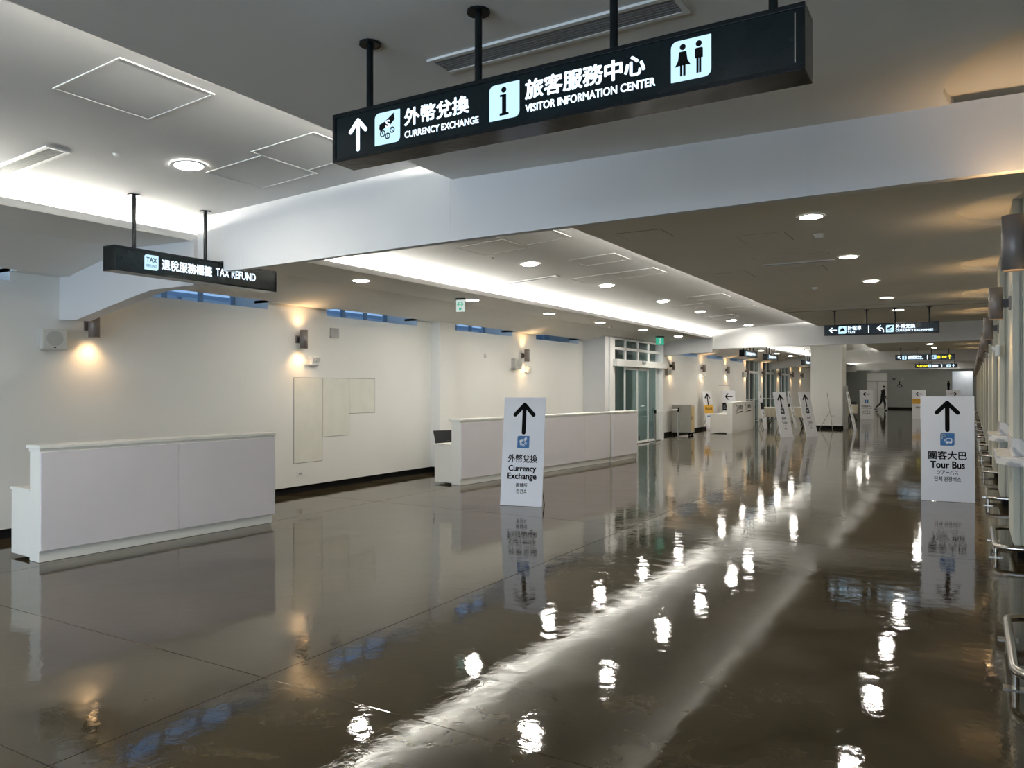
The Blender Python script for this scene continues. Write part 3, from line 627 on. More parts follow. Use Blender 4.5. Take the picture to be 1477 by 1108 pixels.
# ------------------------------------------------------------------ FLUTED COLUMNS, LEDGES, RAILS
def column_mb(z0, z1, w=1.0, dpt=0.95):
    """fluted front (facing -y) from x=0..dpt, plain edge strip facing -x"""
    pts = [(0.0, 0.0), (0.05, 0.0)]; x = 0.05; n = 0
    while x < dpt - 0.05:
        pts += [(x, 0.022), (x + 0.017, 0.022), (x + 0.022, 0.0), (x + 0.042, 0.0)]; x += 0.042
    pts += [(dpt, 0.0), (dpt, w)]
    yy = w
    while yy > 0.06:
        pts += [(0.0, yy), (0.0, yy - 0.026), (0.018, yy - 0.030), (0.018, yy - 0.046)]; yy -= 0.05
    return MB().prism(pts, z0, z1, 'z')
col0 = None
for k in range(-3, 15):
    y = 8.7 + 3.6 * k - 0.4
    if y > 60: continue
    ledge = k in (0, 1)
    if ledge:
        o = empty('fluted_column', (XCOL, y, 0))
        column_mb(1.09, ZC + 0.05).build('fluted_shaft', flute_m, o); column_mb(0.13, 0.86).build('fluted_pedestal', flute_m, o)
        MB().box(-0.008, 0.96, -0.012, 1.0, 0.93, 1.09).build('marble_band', marble_m, o, bevel=0.003)
        MB().prism([(0.96, -0.30), (0.96, 1.06), (-0.13, 1.06), (-0.13, 0.02), (-0.04, -0.22), (0.06, -0.30)], 0.855, 0.93, 'z').build('marble_ledge', marble_m, o, bevel=0.006)
        MB().box(0.03, 0.93, 0.03, 0.97, 0.0, 0.13).build('plinth', black_m, o)
    else:
        if col0 is None:
            o = col0 = empty('fluted_column', (XCOL, y, 0))
            column_mb(0.13, ZC + 0.05).build('fluted_shaft', flute_m, o); MB().box(0.03, 0.93, 0.03, 0.97, 0.0, 0.13).build('plinth', black_m, o)
        else: o = copy_tree(col0, None, (XCOL, y, 0))
    lab = {0: 'cream fluted column with the lower nearer marble ledge', 1: 'cream fluted column with the second marble ledge'}.get(k, '%s cream fluted column counted from the right frame edge without ledge' % ORD[max(0, k + 3)])
    if k == -1: lab = 'cream fluted column nearest the camera at the right frame edge'
    tag(o, lab, 'column', 'fluted columns along the right side')
rl0 = None
def arc(cx, cy, a0, a1, r, z, n=5): return [(cx + r * math.cos(a0 + (a1 - a0) * k / n), cy + r * math.sin(a0 + (a1 - a0) * k / n), z) for k in range(n + 1)]
for k in range(-2, 14):
    y = 8.7 + 3.6 * k
    if rl0 is None:
        o = rl0 = empty('guard_rail', (0.19, y - 0.5, 0))
        z = 0.115; path = [(1.1, 0, z)] + arc(0.12, 0.12, 1.5 * PI, PI, 0.12, z)[0:] + arc(0.12, 1.06, PI, 0.5 * PI, 0.12, z) + [(1.1, 1.18, z)]
        MB().tube(path, 0.025, 12).build('rail_tube', steel_m, o)
        for yy in (0.14, 1.04):
            MB().tube([(0.005, yy, 0.0), (0.005, yy, 0.1)], 0.018, 10).build('leg', steel_m, o); MB().box(-0.05, 0.06, yy - 0.035, yy + 0.035, 0.0, 0.006).build('foot_plate', steel_m, o)
        for yy in (0.0, 1.18):
            MB().tube([(1.05, yy, 0.0), (1.05, yy, 0.1)], 0.018, 10).build('leg', steel_m, o)
    else: o = copy_tree(rl0, None, (0.19, y - 0.5, 0))
    tag(o, '%s low stainless guard rail bent round a fluted column' % ORD[k + 2], 'guard rail', 'low guard rails along the columns')
# cream framed ticket openings between the columns
for k in range(-1, 13):
    y = 8.7 + 3.6 * k + 0.75
    o = empty('ticket_window', (XWR, y, 0), 0, '%s cream framed ticket window between the fluted columns' % ORD[k + 1], 'ticket window', 'ticket windows between the columns')
    f = MB(); f.box(-0.12, 0, 0.1, 0.22, 0.9, 2.6); f.box(-0.12, 0, 1.88, 2.0, 0.9, 2.6); f.box(-0.12, 0, 0.1, 2.0, 2.48, 2.6); f.box(-0.4, 0, 0.05, 2.05, 0.9, 0.95)
    f.build('frame', flutee_m, o); MB().box(-0.03, -0.001, 0.22, 1.88, 0.95, 2.48).build('shutter', trimw_m, o)
# fittings on the columns
def emergency(loc, rz, lab):
    o = empty('emergency_light', loc, rz, lab, 'emergency light')
    MB().box(0.0, 0.06, -0.085, 0.085, -0.075, 0.075).build('housing', plastic_m, o, bevel=0.02)
    MB().tube([(0.06, -0.04, 0.02), (0.085, -0.04, 0.01)], [0.03, 0.035], 12).build('lamp', plastic_m, o); MB().tube([(0.06, 0.04, 0.02), (0.085, 0.04, 0.01)], [0.03, 0.035], 12).build('lamp', plastic_m, o)
    MB().box(0, 0.03, -0.19, -0.12, -0.06, -0.02).build('socket', plastic_m, o)
for (y, lab) in ((8.46, 'white oval emergency light below the sconce above the stepped panels'), (15.02, 'white oval emergency light below the sconce above the long counter'), (28.25, 'white oval emergency light below the second sconce past the glass doors')):
    emergency((XWL, y, 1.95), 0, lab)
emergency((XCOL, 8.1 + 3.6, 2.02), PI, 'white emergency light on the second ledge column')
def speaker(y, lab, z=2.06):
    o = empty('wall_speaker', (XWL, y, z), 0, lab, 'speaker')
    o.rotation_euler = (0, 0, math.radians(-8))
    MB().prism([(0.0, -0.10), (0.14, -0.125), (0.14, 0.125), (0.0, 0.10)], -0.11, 0.11, 'z').build('cabinet', speaker_m, o, bevel=0.008)
    MB().box(0.1405, 0.146, -0.115, 0.115, -0.10, 0.10).build('grille', speaker_m, o, bevel=0.002)
    MB().tube([(0.146, 0.0, 0.01), (0.1485, 0.0, 0.01)], 0.082, 24).build('cone_grille', speakerg_m, o)
    MB().box(0.1465, 0.149, -0.012, 0.012, -0.092, -0.082).build('badge', bracket_m, o)
speaker(4.60, 'square beige wall speaker at the left edge beside the near sconce')
speaker(14.40, 'square beige wall speaker beside the sconce above the long counter')
speaker(24.1, 'square beige wall speaker just beyond the glass doors')
speaker(33.9, 'square beige wall speaker beside the far glazing', 2.1)

# ------------------------------------------------------------------ HANGING LIT SIGNS
def hang_sign(loc, rz, Wd, posts, zc, label, group=None, H=0.23, D=0.15):
    """root at the bottom centre; face towards local -y"""
    o = empty('hanging_sign', loc, rz, label, 'sign', group)
    h = Wd / 2; m = MB(); w = 0.018
    m.box(-h, h, -D / 2, D / 2, 0, w); m.box(-h, h, -D / 2, D / 2, H - w, H); m.box(-h, -h + w, -D / 2, D / 2, w, H - w); m.box(h - w, h, -D / 2, D / 2, w, H - w)
    m.build('housing', blackg_m, o, bevel=0.002)
    MB().box(-h + w, h - w, -D / 2 + 0.006, D / 2 - 0.006, w, H - w).build('face_panel', blackp_m, o)
    for px in posts:
        if isinstance(zc, (int, float)): top = zc - loc[2]
        else: top = zc[posts.index(px)] - loc[2]
        p = MB().tube([(px, 0, H), (px, 0, top - 0.002)], 0.0165, 12).build('hanger_pole', blackg_m, o)
        MB().prism(circ(px, 0, 0.052, 12), top - 0.012, top - 0.001, 'z').build('ceiling_plate', blackg_m, p)
    return o, -D / 2 + 0.0055
def icon(o, y, x0, x1, z0, z1, pics, picmat=None, M=None, back=None, r=0.16, kids_=()):
    s = x1 - x0
    b_ = shapes('icon_plate', [rrect(x0, z0, x1, z1, 0.01 * s, r * s, 0.01 * s, r * s)], back or liti_m, o, y, 0.0015, M)
    shapes('pictogram', place(pics, (x0 + x1) / 2, (z0 + z1) / 2, min(s, z1 - z0)), picmat or ink_m, b_, y - 0.0016, 0.0008, M)
    return b_
xc = -1.56
big, fy = hang_sign((xc, 2.83, 2.63), 0, 2.16, [-0.91, -0.29, 0.35, 0.96], ZC, 'large black hanging sign with up arrow, CURRENCY EXCHANGE and VISITOR INFORMATION CENTER', 'hanging signs over the right lane', H=0.232)
zz = 2.63
shapes('arrow', place(ARROW, -2.482 - xc, 0.115, 0.155), lit_m, big, fy)
ic = icon(big, fy, -2.378 - xc, -2.230 - xc, 0.041, 0.189, NOTE + COINS)
text('S', lit_m, ic, -2.312 - xc, -2.288 - xc, 0.116, 0.148, fy - 0.003, 0.02)
text('外幣兌換', lit_m, big, -2.202 - xc, -1.854 - xc, 0.104, 0.180, fy - 0.001, 0.030)
text('CURRENCY EXCHANGE', lit_m, big, -2.202 - xc, -1.804 - xc, 0.050, 0.079, fy - 0.001, 0.030)
icon(big, fy, -1.748 - xc, -1.602 - xc, 0.043, 0.192, INFO)
text('旅客服務中心', lit_m, big, -1.573 - xc, -1.055 - xc, 0.105, 0.183, fy - 0.001, 0.030)
text('VISITOR INFORMATION CENTER', lit_m, big, -1.573 - xc, -1.014 - xc, 0.052, 0.083, fy - 0.001, 0.030)
icon(big, fy, -0.952 - xc, -0.802 - xc, 0.047, 0.197, WOMAN + MAN)
MB().box(-0.515 - xc, -0.511 - xc, fy - 0.001, fy, 0.03, 0.20).build('edge_strip', steel_m, big)

xc = -1.63
tx, fy = hang_sign((xc, 17.9, 2.665), 0, 2.18, [-0.89, -0.26, 0.28, 0.91], ZC, 'black hanging sign with TAXI and CURRENCY EXCHANGE left arrows, before the second beam', 'hanging signs over the right lane')
d = -2.665 + 0.012
shapes('arrow', place(ARROW, -2.548 - xc, 0.115, 0.155, PI / 2), lit_m, tx, fy)
icon(tx, fy, -2.436 - xc, -2.278 - xc, 0.035, 0.193, CAR)
text('計程車', lit_m, tx, -2.251 - xc, -1.986 - xc, 0.107, 0.195, fy - 0.001, 0.02)
text('TAXI', lit_m, tx, -2.251 - xc, -2.115 - xc, 0.038, 0.082, fy - 0.001, 0.02)
MB().box(-1.853 - xc, -1.837 - xc, fy - 0.002, fy, 0.04, 0.19).build('divider', lit_m, tx)
shapes('arrow', place(TURN, -1.614 - xc, 0.115, 0.155), lit_m, tx, fy)
ic = icon(tx, fy, -1.515 - xc, -1.37 - xc, 0.035, 0.185, NOTE + COINS)
text('外幣兌換', lit_m, tx, -1.333 - xc, -0.976 - xc, 0.108, 0.19, fy - 0.001, 0.02)
text('CURRENCY EXCHANGE', lit_m, tx, -1.333 - xc, -0.651 - xc, 0.045, 0.085, fy - 0.001, 0.02)

s3, fy = hang_sign((-1.63, 36.1, 2.68), 0, 2.16, [-0.89, -0.28, 0.25, 0.87], ZC, 'farther black hanging sign with white lettering and yellow EXIT with up arrow', 'hanging signs over the right lane')
shapes('arrow', place(ARROW, -0.93, 0.115, 0.16, PI / 4), lit_m, s3, fy)
icon(s3, fy, -0.82, -0.66, 0.035, 0.195, INFO)
text('旅客服務中心', lit_m, s3, -0.62, -0.1, 0.11, 0.195, fy - 0.001, 0.03)
text('VISITOR INFORMATION CENTER', lit_m, s3, -0.62, -0.04, 0.045, 0.08, fy - 0.001, 0.03)
MB().box(0.09, 0.12, fy - 0.002, fy, 0.03, 0.20).build('divider', lit_m, s3)
icon(s3, fy, 0.27, 0.43, 0.035, 0.195, WOMAN + MAN)
text('出口 EXIT', yel_m, s3, 0.46, 0.80, 0.06, 0.17, fy - 0.001, 0.03)
shapes('arrow', place(ARROW, 0.9, 0.115, 0.17), yel_m, s3, fy)

s4, fy = hang_sign((-1.68, 50.0, 2.66), 0, 2.12, [-0.85, -0.25, 0.3, 0.9], ZC, 'farthest black hanging sign starting with yellow EXIT lettering', 'hanging signs over the right lane')
shapes('arrow', place(ARROW, -0.92, 0.115, 0.16, PI / 4), yel_m, s4, fy)
text('出口 EXIT', yel_m, s4, -0.82, -0.43, 0.05, 0.16, fy - 0.001, 0.03)
icon(s4, fy, -0.40, -0.24, 0.035, 0.195, INFO)
text('服務', lit_m, s4, -0.21, 0.10, 0.06, 0.18, fy - 0.001, 0.03)
MB().box(0.27, 0.30, fy - 0.002, fy, 0.03, 0.20).build('divider', lit_m, s4)
icon(s4, fy, 0.52, 0.72, 0.035, 0.195, BUS)
shapes('arrow', place(ARROW, 0.85, 0.115, 0.17), lit_m, s4, fy)

# signs parallel to the hall, facing +x : rotation +90 deg
def side_sign(y0, y1, label, full=False):
    yc = (y0 + y1) / 2
    if full: o, fy = hang_sign((-6.18, yc, 2.525), PI / 2, y1 - y0, [4.05 - yc, 4.77 - yc, 5.3 - yc], zB(-6.18), label, 'hanging signs along the left cove', H=0.212, D=0.16)
    else: o, fy = hang_sign((-6.18, yc, 2.525), PI / 2, y1 - y0, [-0.62, -0.2, 0.2, 0.62], zB(-6.18), label, 'hanging signs along the left cove', H=0.212, D=0.16)
    a = y0
    def q(y): return y - yc + (a - 3.824)
    icb = icon(o, fy, q(4.099), q(4.231), 0.043, 0.172, [])
    return o, fy, q, icb
def icon_empty(*a): pass
def tax(o, fy, q, icb):
    text('TAX', blue_m, icb, q(4.115), q(4.216), 0.108, 0.150, fy - 0.003, 0.02)
    text('REFUND', blue_m, icb, q(4.117), q(4.214), 0.066, 0.090, fy - 0.003, 0.01)
    text('退稅服務櫃檯', lit_m, o, q(4.265), q(4.784), 0.062, 0.152, fy - 0.001, 0.030)
    text('TAX REFUND', lit_m, o, q(4.83), q(5.298), 0.078, 0.150, fy - 0.001, 0.02)
tax(*side_sign(3.824, 5.566, 'black TAX REFUND hanging sign passing under the near beam', True))
def far_side(y0, lab):
    o, fy, q, icb = side_sign(y0, y0 + 1.742, lab)
    text('退稅服務櫃檯', lit_m, o, q(4.265), q(4.784), 0.062, 0.152, fy - 0.001, 0.03)
    text('TAX REFUND', lit_m, o, q(4.83), q(5.298), 0.078, 0.150, fy - 0.001, 0.02)
far_side(24.55, 'nearest black side-hung sign beyond the second beam'); far_side(27.75, 'middle black side-hung sign beyond the second beam'); far_side(34.9, 'farthest black side-hung sign beside the big white pillar')

# small green and white exit signs under the soffit
es = empty('exit_sign', (-6.96, 10.13, ZA), math.radians(12), 'small white sign with green double arrow hanging from the left soffit', 'exit sign')
MB().box(-0.075, 0.075, -0.025, 0.025, -0.03, 0).build('mount', bracket_m, es); MB().box(-0.07, 0.07, -0.012, 0.012, -0.215, -0.03).build('lit_plate', exitw_m, es)
shapes('arrow', place([bar((-0.35, 0), (0.35, 0), 0.12), bar((-0.4, 0), (-0.15, 0.24), 0.12), bar((-0.4, 0), (-0.15, -0.24), 0.12), bar((0.4, 0), (0.15, 0.24), 0.12), bar((0.4, 0), (0.15, -0.24), 0.12)], 0, -0.10, 0.12), green_m, es, -0.0125)
shapes('symbol', [box2(-0.02, -0.19, 0.02, -0.155)], green_m, es, -0.0125)
es = empty('exit_sign', (-7.4, 20.5, ZA), math.radians(60), 'small green exit sign hanging before the second beam', 'exit sign')
MB().box(-0.14, 0.14, -0.025, 0.025, -0.04, 0).build('mount', bracket_m, es); MB().box(-0.13, 0.13, -0.014, 0.014, -0.24, -0.04).build('lit_plate', green_m, es)
shapes('symbol', place([circ(0.0, 0.3, 0.1), bar((0, 0.2), (-0.05, -0.1), 0.12), bar((-0.05, -0.1), (0.12, -0.35), 0.1), bar((-0.05, -0.1), (-0.25, -0.3), 0.1)], 0, -0.14, 0.2), exitw_m, es, -0.0145)

# ------------------------------------------------------------------ RECEPTION COUNTERS
def counter(p0, p1, label, panels, ztop=1.035, end_tall=True, desk=0.36, lip=0.25, name='reception_counter', panel_mat=None):
    dx, dy = p1[0] - p0[0], p1[1] - p0[1]; L = math.hypot(dx, dy); rz = math.atan2(dy, dx)
    o = empty(name, (p0[0], p0[1], 0), rz, label, 'counter')
    MB().box(0, L, 0.012, 0.20, 0.10, ztop - 0.055).build('body', cwhite_m, o, bevel=0.002)
    MB().box(0.0, L - 0.03, 0.022, 0.20, 0.003, 0.10).build('plinth', cwhite_m, o)
    MB().box(-0.012, L + 0.012, -0.008, lip, ztop - 0.03, ztop).build('top_cap', cwhite_m, o, bevel=0.003)
    MB().box(0.0, L, 0.015, 0.22, ztop - 0.055, ztop - 0.03).build('shadow_groove', cwhite_m, o)
    MB().box(0.0, L, 0.20, 0.20 + desk, 0.03, 0.615).build('desk_body', cwhite_m, o, bevel=0.002)
    MB().box(-0.006, L + 0.006, 0.20, 0.20 + desk + 0.02, 0.615, 0.64).build('desk_top', cwhite_m, o, bevel=0.003)
    for a, c in panels: MB().box(a, c, -0.004, 0.012, 0.105, ztop - 0.058).build('front_panel', panel_mat or clav_m, o, bevel=0.001)
    return o, L
counter((-7.05, 3.74), (-6.87, 6.25), 'white reception counter with lilac-grey front at the left edge', [(0.004, 1.315), (1.318, 2.512)])
counter((-6.90, 10.06), (-6.41, 14.80), 'long white reception counter with lilac-grey front behind the currency exchange board', [(0.004, 1.9), (1.903, 3.72), (3.723, 4.70)], 1.045)
counter((-6.395, 14.86), (-6.31, 16.02), 'short lilac-grey counter unit at the far end of the long counter', [(0.004, 1.16)], 1.045)
tc_, L = counter((-6.83, 25.95), (-7.06, 29.85), 'cream counter with two black printed logos beyond the glass doors', [], 1.05, desk=0.55, panel_mat=cwhite_m)
for x in (0.75, 2.35):
    shapes('logo', place([bar((-0.3, 0.4), (0.1, 0.5), 0.1), bar((0.1, 0.5), (0.0, 0.1), 0.1), bar((0.0, 0.1), (0.2, 0.0), 0.1), bar((0.2, 0.0), (0.1, -0.45), 0.1), bar((0.1, -0.45), (-0.2, -0.5), 0.1), bar((-0.4, -0.2), (-0.1, -0.15), 0.08)], x, 0.80, 0.30), ink_m, tc_, 0.008)
    text('台灣電信', ink_m, tc_, x + 0.22, x + 1.0, 0.78, 0.93, 0.010, 0.02)
    shapes('print_line', [box2(x + 0.22, 0.67, x + 0.42, 0.70), box2(x + 0.45, 0.68, x + 1.0, 0.72)], ink_m, tc_, 0.010)
# office chair behind the long counter
ch = empty('office_chair', (-7.75, 11.0, 0), math.radians(60), 'dark grey office chair back showing behind the long counter', 'chair')
MB().prism([(-0.22, 0.56), (0.22, 0.56), (0.27, 0.80), (-0.27, 0.80)], 0.15, 0.18).build('backrest', chairdark_m, ch, bevel=0.01)
MB().box(-0.24, 0.24, -0.28, 0.16, 0.42, 0.49).build('seat', chairdark_m, ch, bevel=0.02)
MB().tube([(0, -0.05, 0.08), (0, -0.05, 0.42)], 0.03, 10).build('gas_lift', bracket_m, ch)
MB().box(-0.03, 0.03, 0.1, 0.2, 0.4, 0.62).build('back_stem', bracket_m, ch)
for k in range(5):
    a = 2 * PI * k / 5; MB().tube([(0, -0.05, 0.09), (0.26 * math.cos(a), -0.05 + 0.26 * math.sin(a), 0.06), (0.26 * math.cos(a), -0.05 + 0.26 * math.sin(a), 0.0)], 0.018, 8).build('leg', bracket_m, ch)

# ------------------------------------------------------------------ STANDING BOARDS
def board(loc, rz, label, tilt=6.0, Wd=0.6, H=1.43, group='standing direction boards', th=0.02):
    o = empty('direction_board', loc, math.radians(rz), label, 'sign board', group)
    t_ = math.radians(tilt); M = Matrix.Rotation(-t_, 4, 'X')
    MB().box(-Wd / 2, Wd / 2, 0, th, 0.004, H).xf(M).build('board', board_m, o)
    top = M @ Vector((0, th, H * 0.30)); by = top.y + 0.13
    for sx in (-1, 1): MB().tube([(sx * Wd * 0.42, top.y, top.z), (sx * Wd * 0.46, by, 0.0)], 0.007, 6).build('rear_leg', bracket_m, o)
    MB().tube([(-Wd * 0.45, by - 0.03, 0.1), (Wd * 0.45, by - 0.03, 0.1)], 0.006, 6).build('cross_brace', bracket_m, o)
    return o, M
def bt(o, M, s, z_from_top, h, w, H=1.43, cx=0.0, bold=0.012, mat=None):
    return text(s, mat or ink_m, o, cx - w / 2, cx + w / 2, H - z_from_top - h, H - z_from_top, -0.0012, bold, M)
def barr(o, M, z0, z1, wd, rot=0.0, H=1.43, cx=0.0):
    s = z1 - z0; return shapes('arrow', place(ARROW, cx, H - (z0 + z1) / 2, s * 1.04, rot), ink_m, o, -0.0002, 0.001, M)
def bicon(o, M, zt, s, pics, H=1.43, extra=()):
    b_ = shapes('icon_plate', [rrect(-s / 2, H - zt - s, s / 2, H - zt, 0.02 * s, 0.14 * s, 0.02 * s, 0.14 * s)], blue_m, o, -0.0002, 0.001, M)
    shapes('pictogram', place(pics, 0, H - zt - s / 2, s), white_print_m, b_, -0.0013, 0.0008, M)
    return b_
ARW = ARROW
o, M = board((-5.05, 8.735, 0), 13, 'white board reading Currency Exchange with up arrow, in front of the long counter', 8.0, 0.57)
barr(o, M, 0.07, 0.475, 0.27)
b_ = bicon(o, M, 0.51, 0.165, NOTE + COINS); text('S', blue_m, b_, -0.013, 0.015, 0.845, 0.89, -0.003, 0.02, M)
bt(o, M, '外幣兌換', 0.757, 0.105, 0.40, bold=0.016); bt(o, M, 'Currency', 0.90, 0.098, 0.375, bold=0.03); bt(o, M, 'Exchange', 1.0, 0.100, 0.39, bold=0.03)
bt(o, M, '両替所', 1.13, 0.052, 0.155, bold=0.018); bt(o, M, '환전소', 1.205, 0.055, 0.14, bold=0.018)
o, M = board((-0.27, 12.03, 0), 7, 'white board reading Tour Bus with up arrow at the right', 2.0, 0.64)
barr(o, M, 0.063, 0.467, 0.29)
b_ = bicon(o, M, 0.50, 0.17, place(BUS, 0.10, -0.12, 1.05)); text('P', white_print_m, b_, -0.07, -0.02, 0.845, 0.915, -0.003, 0.02, M)
bt(o, M, '團客大巴', 0.745, 0.112, 0.455, bold=0.018); bt(o, M, 'Tour Bus', 0.885, 0.092, 0.405, bold=0.03)
bt(o, M, 'ツアーバス', 1.003, 0.058, 0.25, bold=0.016); bt(o, M, '단체 관광버스', 1.09, 0.065, 0.315, bold=0.016)
PHONE = [box2(-0.22, -0.34, 0.22, 0.34)]
def toilet(loc, rz, lab, tilt=12.0, Wd=0.6):
    o, M = board(loc, rz, lab, tilt, Wd)
    barr(o, M, 0.07, 0.47, 0.2)
    b_ = shapes('icon_plate', [rrect(-0.08, 0.75, 0.08, 0.92, 0.01, 0.01, 0.01, 0.01)], ink_m, o, -0.0002, 0.001, M)
    shapes('pictogram', place(WOMAN + MAN, 0, 0.835, 0.14), white_print_m, b_, -0.0013, 0.0008, M)
    bt(o, M, '廁所', 0.78, 0.09, 0.2, bold=0.01); bt(o, M, 'Toilet', 0.92, 0.08, 0.24, bold=0.01); bt(o, M, 'トイレ', 1.03, 0.05, 0.18, bold=0.01); bt(o, M, '화장실', 1.12, 0.05, 0.13, bold=0.01)
toilet((-4.865, 24.85, 0), 64, 'tilted white Toilet board, left of the front pair before the big pillar'); toilet((-4.28, 25.75, 0), 67, 'tilted white Toilet board, right of the front pair before the big pillar')
toilet((-5.68, 30.7, 0), 93, 'thin edge-on white board between the two tilted Toilet boards', 11, 0.58)
toilet((-3.57, 30.3, 0), 90, 'narrow edge-on white board just right of the big pillar', 11)
o, M = board((-6.56, 29.6, 0), 92, 'narrow edge-on white board with black band beyond the text counter', 9)
barr(o, M, 0.1, 0.35, 0.2, PI / 2); shapes('print_band', [box2(-0.3, 0.75, 0.3, 1.0)], ink_m, o, -0.0002, 0.001, M); bt(o, M, '集合點', 0.8, 0.08, 0.3, bold=0.01); bt(o, M, 'Meeting', 0.95, 0.06, 0.3, bold=0.01)
o, M = board((-4.38, 41.5, 0), 28, 'white board with left arrow and blue information icon right of the big pillar', 3, 0.64)
barr(o, M, 0.05, 0.37, 0.3, PI / 2); bicon(o, M, 0.48, 0.18, INFO); bt(o, M, '旅客服務中心', 0.76, 0.09, 0.5, bold=0.01); bt(o, M, 'Visitor Information', 0.87, 0.05, 0.5, bold=0.01); bt(o, M, '観光案内', 0.96, 0.05, 0.2, bold=0.01); bt(o, M, '안내소', 1.03, 0.05, 0.4, bold=0.01); bt(o, M, 'Center', 1.12, 0.05, 0.4, bold=0.01)
o, M = board((-2.15, 42.5, 0), 18, 'white board with left arrow peeking out behind the Tour Bus board', 3, 0.62)
barr(o, M, 0.05, 0.35, 0.3, PI / 2); shapes('print_band', [box2(-0.3, 0.75, 0.3, 1.0)], orange_m, o, -0.0002, 0.001, M); bt(o, M, '出口', 0.8, 0.1, 0.3)
o, M = board((-0.72, 43.5, 0), 8, 'white board with right arrow behind the Tour Bus board', 3, 0.64)
barr(o, M, 0.05, 0.35, 0.3, -PI / 2); bt(o, M, '廁所 Toilet', 0.8, 0.1, 0.4)
o, M = board((-8.06, 27.75, 0), 72, 'white board with up arrow and orange band against the left wall', 9, 0.56)
barr(o, M, 0.07, 0.5, 0.2); shapes('print_band', [box2(-0.28, 0.62, 0.28, 0.93)], orange_m, o, -0.0002, 0.001, M); bt(o, M, '國內線', 0.58, 0.12, 0.42, bold=0.01); shapes('print_band', [box2(-0.16, 0.5, 0.12, 0.54)], blue_m, o, -0.0002, 0.001, M)
o, M = board((-8.05, 30.2, 0), 52, 'white board with left arrow and black band behind the text counter', 4, 0.62)
barr(o, M, 0.06, 0.40, 0.3, PI / 2); shapes('print_band', [box2(-0.31, 0.90, 0.31, 0.95), box2(-0.31, 0.66, -0.04, 0.90)], ink_m, o, -0.0002, 0.001, M); bt(o, M, '出口', 0.52, 0.2, 0.18, cx=-0.18, mat=white_print_m); bt(o, M, '출구', 0.95, 0.08, 0.2)
# bare easel frame in front of the big pillar
ez = empty('easel_stand', (-4.35, 30.35, 0), 0, 'thin bare metal easel in front of the big white pillar', 'easel')
MB().tube([(0, 0, 0), (-0.22, 0.22, 1.35)], 0.012, 8).build('front_leg', steel_m, ez); MB().tube([(-0.5, 0.3, 0.0), (-0.11, 0.11, 0.68)], 0.009, 8).build('rear_leg', steel_m, ez)
MB().tube([(-0.08, 0.08, 0.5), (0.02, 0.3, 0.5)], 0.008, 6).build('cross_bar', steel_m, ez)

# ------------------------------------------------------------------ STANCHIONS, CABINET, TABLES, PERSON
def stanchion(x, y, lab):
    o = empty('queue_post', (x, y, 0), 0, lab, 'queue post', 'belt queue posts')
    MB().tube([(0, 0, 0), (0, 0, 0.012), (0, 0, 0.02)], [0.16, 0.16, 0.03], 20).build('base', steel_m, o)
    MB().tube([(0, 0, 0.015), (0, 0, 0.83)], 0.025, 12).build('pole', steel_m, o); MB().tube([(0, 0, 0.83), (0, 0, 0.93)], 0.033, 12).build('belt_head', ink_m, o)
    return o
a = stanchion(-7.49, 20.37, 'steel queue post standing before the glass doors'); c = stanchion(-7.5, 22.35, 'steel queue post in front of the grey cabinet')
dx, dy = -7.5 + 7.49, 22.35 - 20.37; L = math.hypot(dx, dy)
bl = MB().box(0.03, L - 0.03, -0.002, 0.002, 0.875, 0.915).build('belt', trimw_m, a); bl.rotation_euler = (0, 0, math.atan2(dy, dx))
# grey cabinet
cb = empty('equipment_cabinet', (-8.36, 24.35, 0), math.radians(3), 'grey metal cabinet on casters beyond the glass doors', 'cabinet')
MB().box(-0.02, 0.60, 0, 0.45, 0.09, 0.98).build('body', cab_m, cb, bevel=0.004)
MB().box(0.60, 0.612, 0.04, 0.41, 0.14, 0.93).build('side_door', cab_y_m, cb, bevel=0.003)
MB().box(0.612, 0.625, 0.06, 0.08, 0.5, 0.62).build('handle', bracket_m, cb)
for x in (0.04, 0.54):
    for y in (0.05, 0.40): MB().tube([(x, y - 0.02, 0.045), (x, y + 0.02, 0.045)], 0.045, 12).build('caster', ink_m, cb)
# folding tables with beige skirts
def table(x, y, rz, L, lab):
    o = empty('folding_table', (x, y, 0), math.radians(rz), lab, 'table', 'cloth covered folding tables')
    MB().box(0, L, -0.3, 0.3, 0.72, 0.75).build('tabletop', tabletop_m, o, bevel=0.004)
    m = MB(); n = int(L * 12); pts = []
    for k in range(n + 1): pts.append((L * k / n, -0.31 - 0.012 * (k % 2)))
    pts2 = [(p[0], p[1] + 0.008) for p in pts][::-1]
    m.prism(pts + pts2, 0.36, 0.745, 'z').build('cloth_skirt', cloth_m, o)
    for k in range(2):
        xx = 0.25 + (L - 0.5) * k
        for yy in (-0.22, 0.22): MB().tube([(xx, yy, 0.0), (xx + (0.15 if k == 0 else -0.15), yy, 0.45), (xx + (0.15 if k == 0 else -0.15), yy, 0.72)], 0.013, 8).build('leg', ink_m, o)
        MB().tube([(xx, -0.22, 0.1), (xx, 0.22, 0.1)], 0.01, 8).build('cross_bar', ink_m, o)
    return o
table(-7.3, 32.3, 6, 1.8, 'beige skirted folding table behind the text counter'); table(-6.2, 35.2, 6, 1.8, 'beige skirted folding table left of the big pillar')
table(-6.25, 38.5, 5, 1.8, 'cream folding table right of the big pillar')
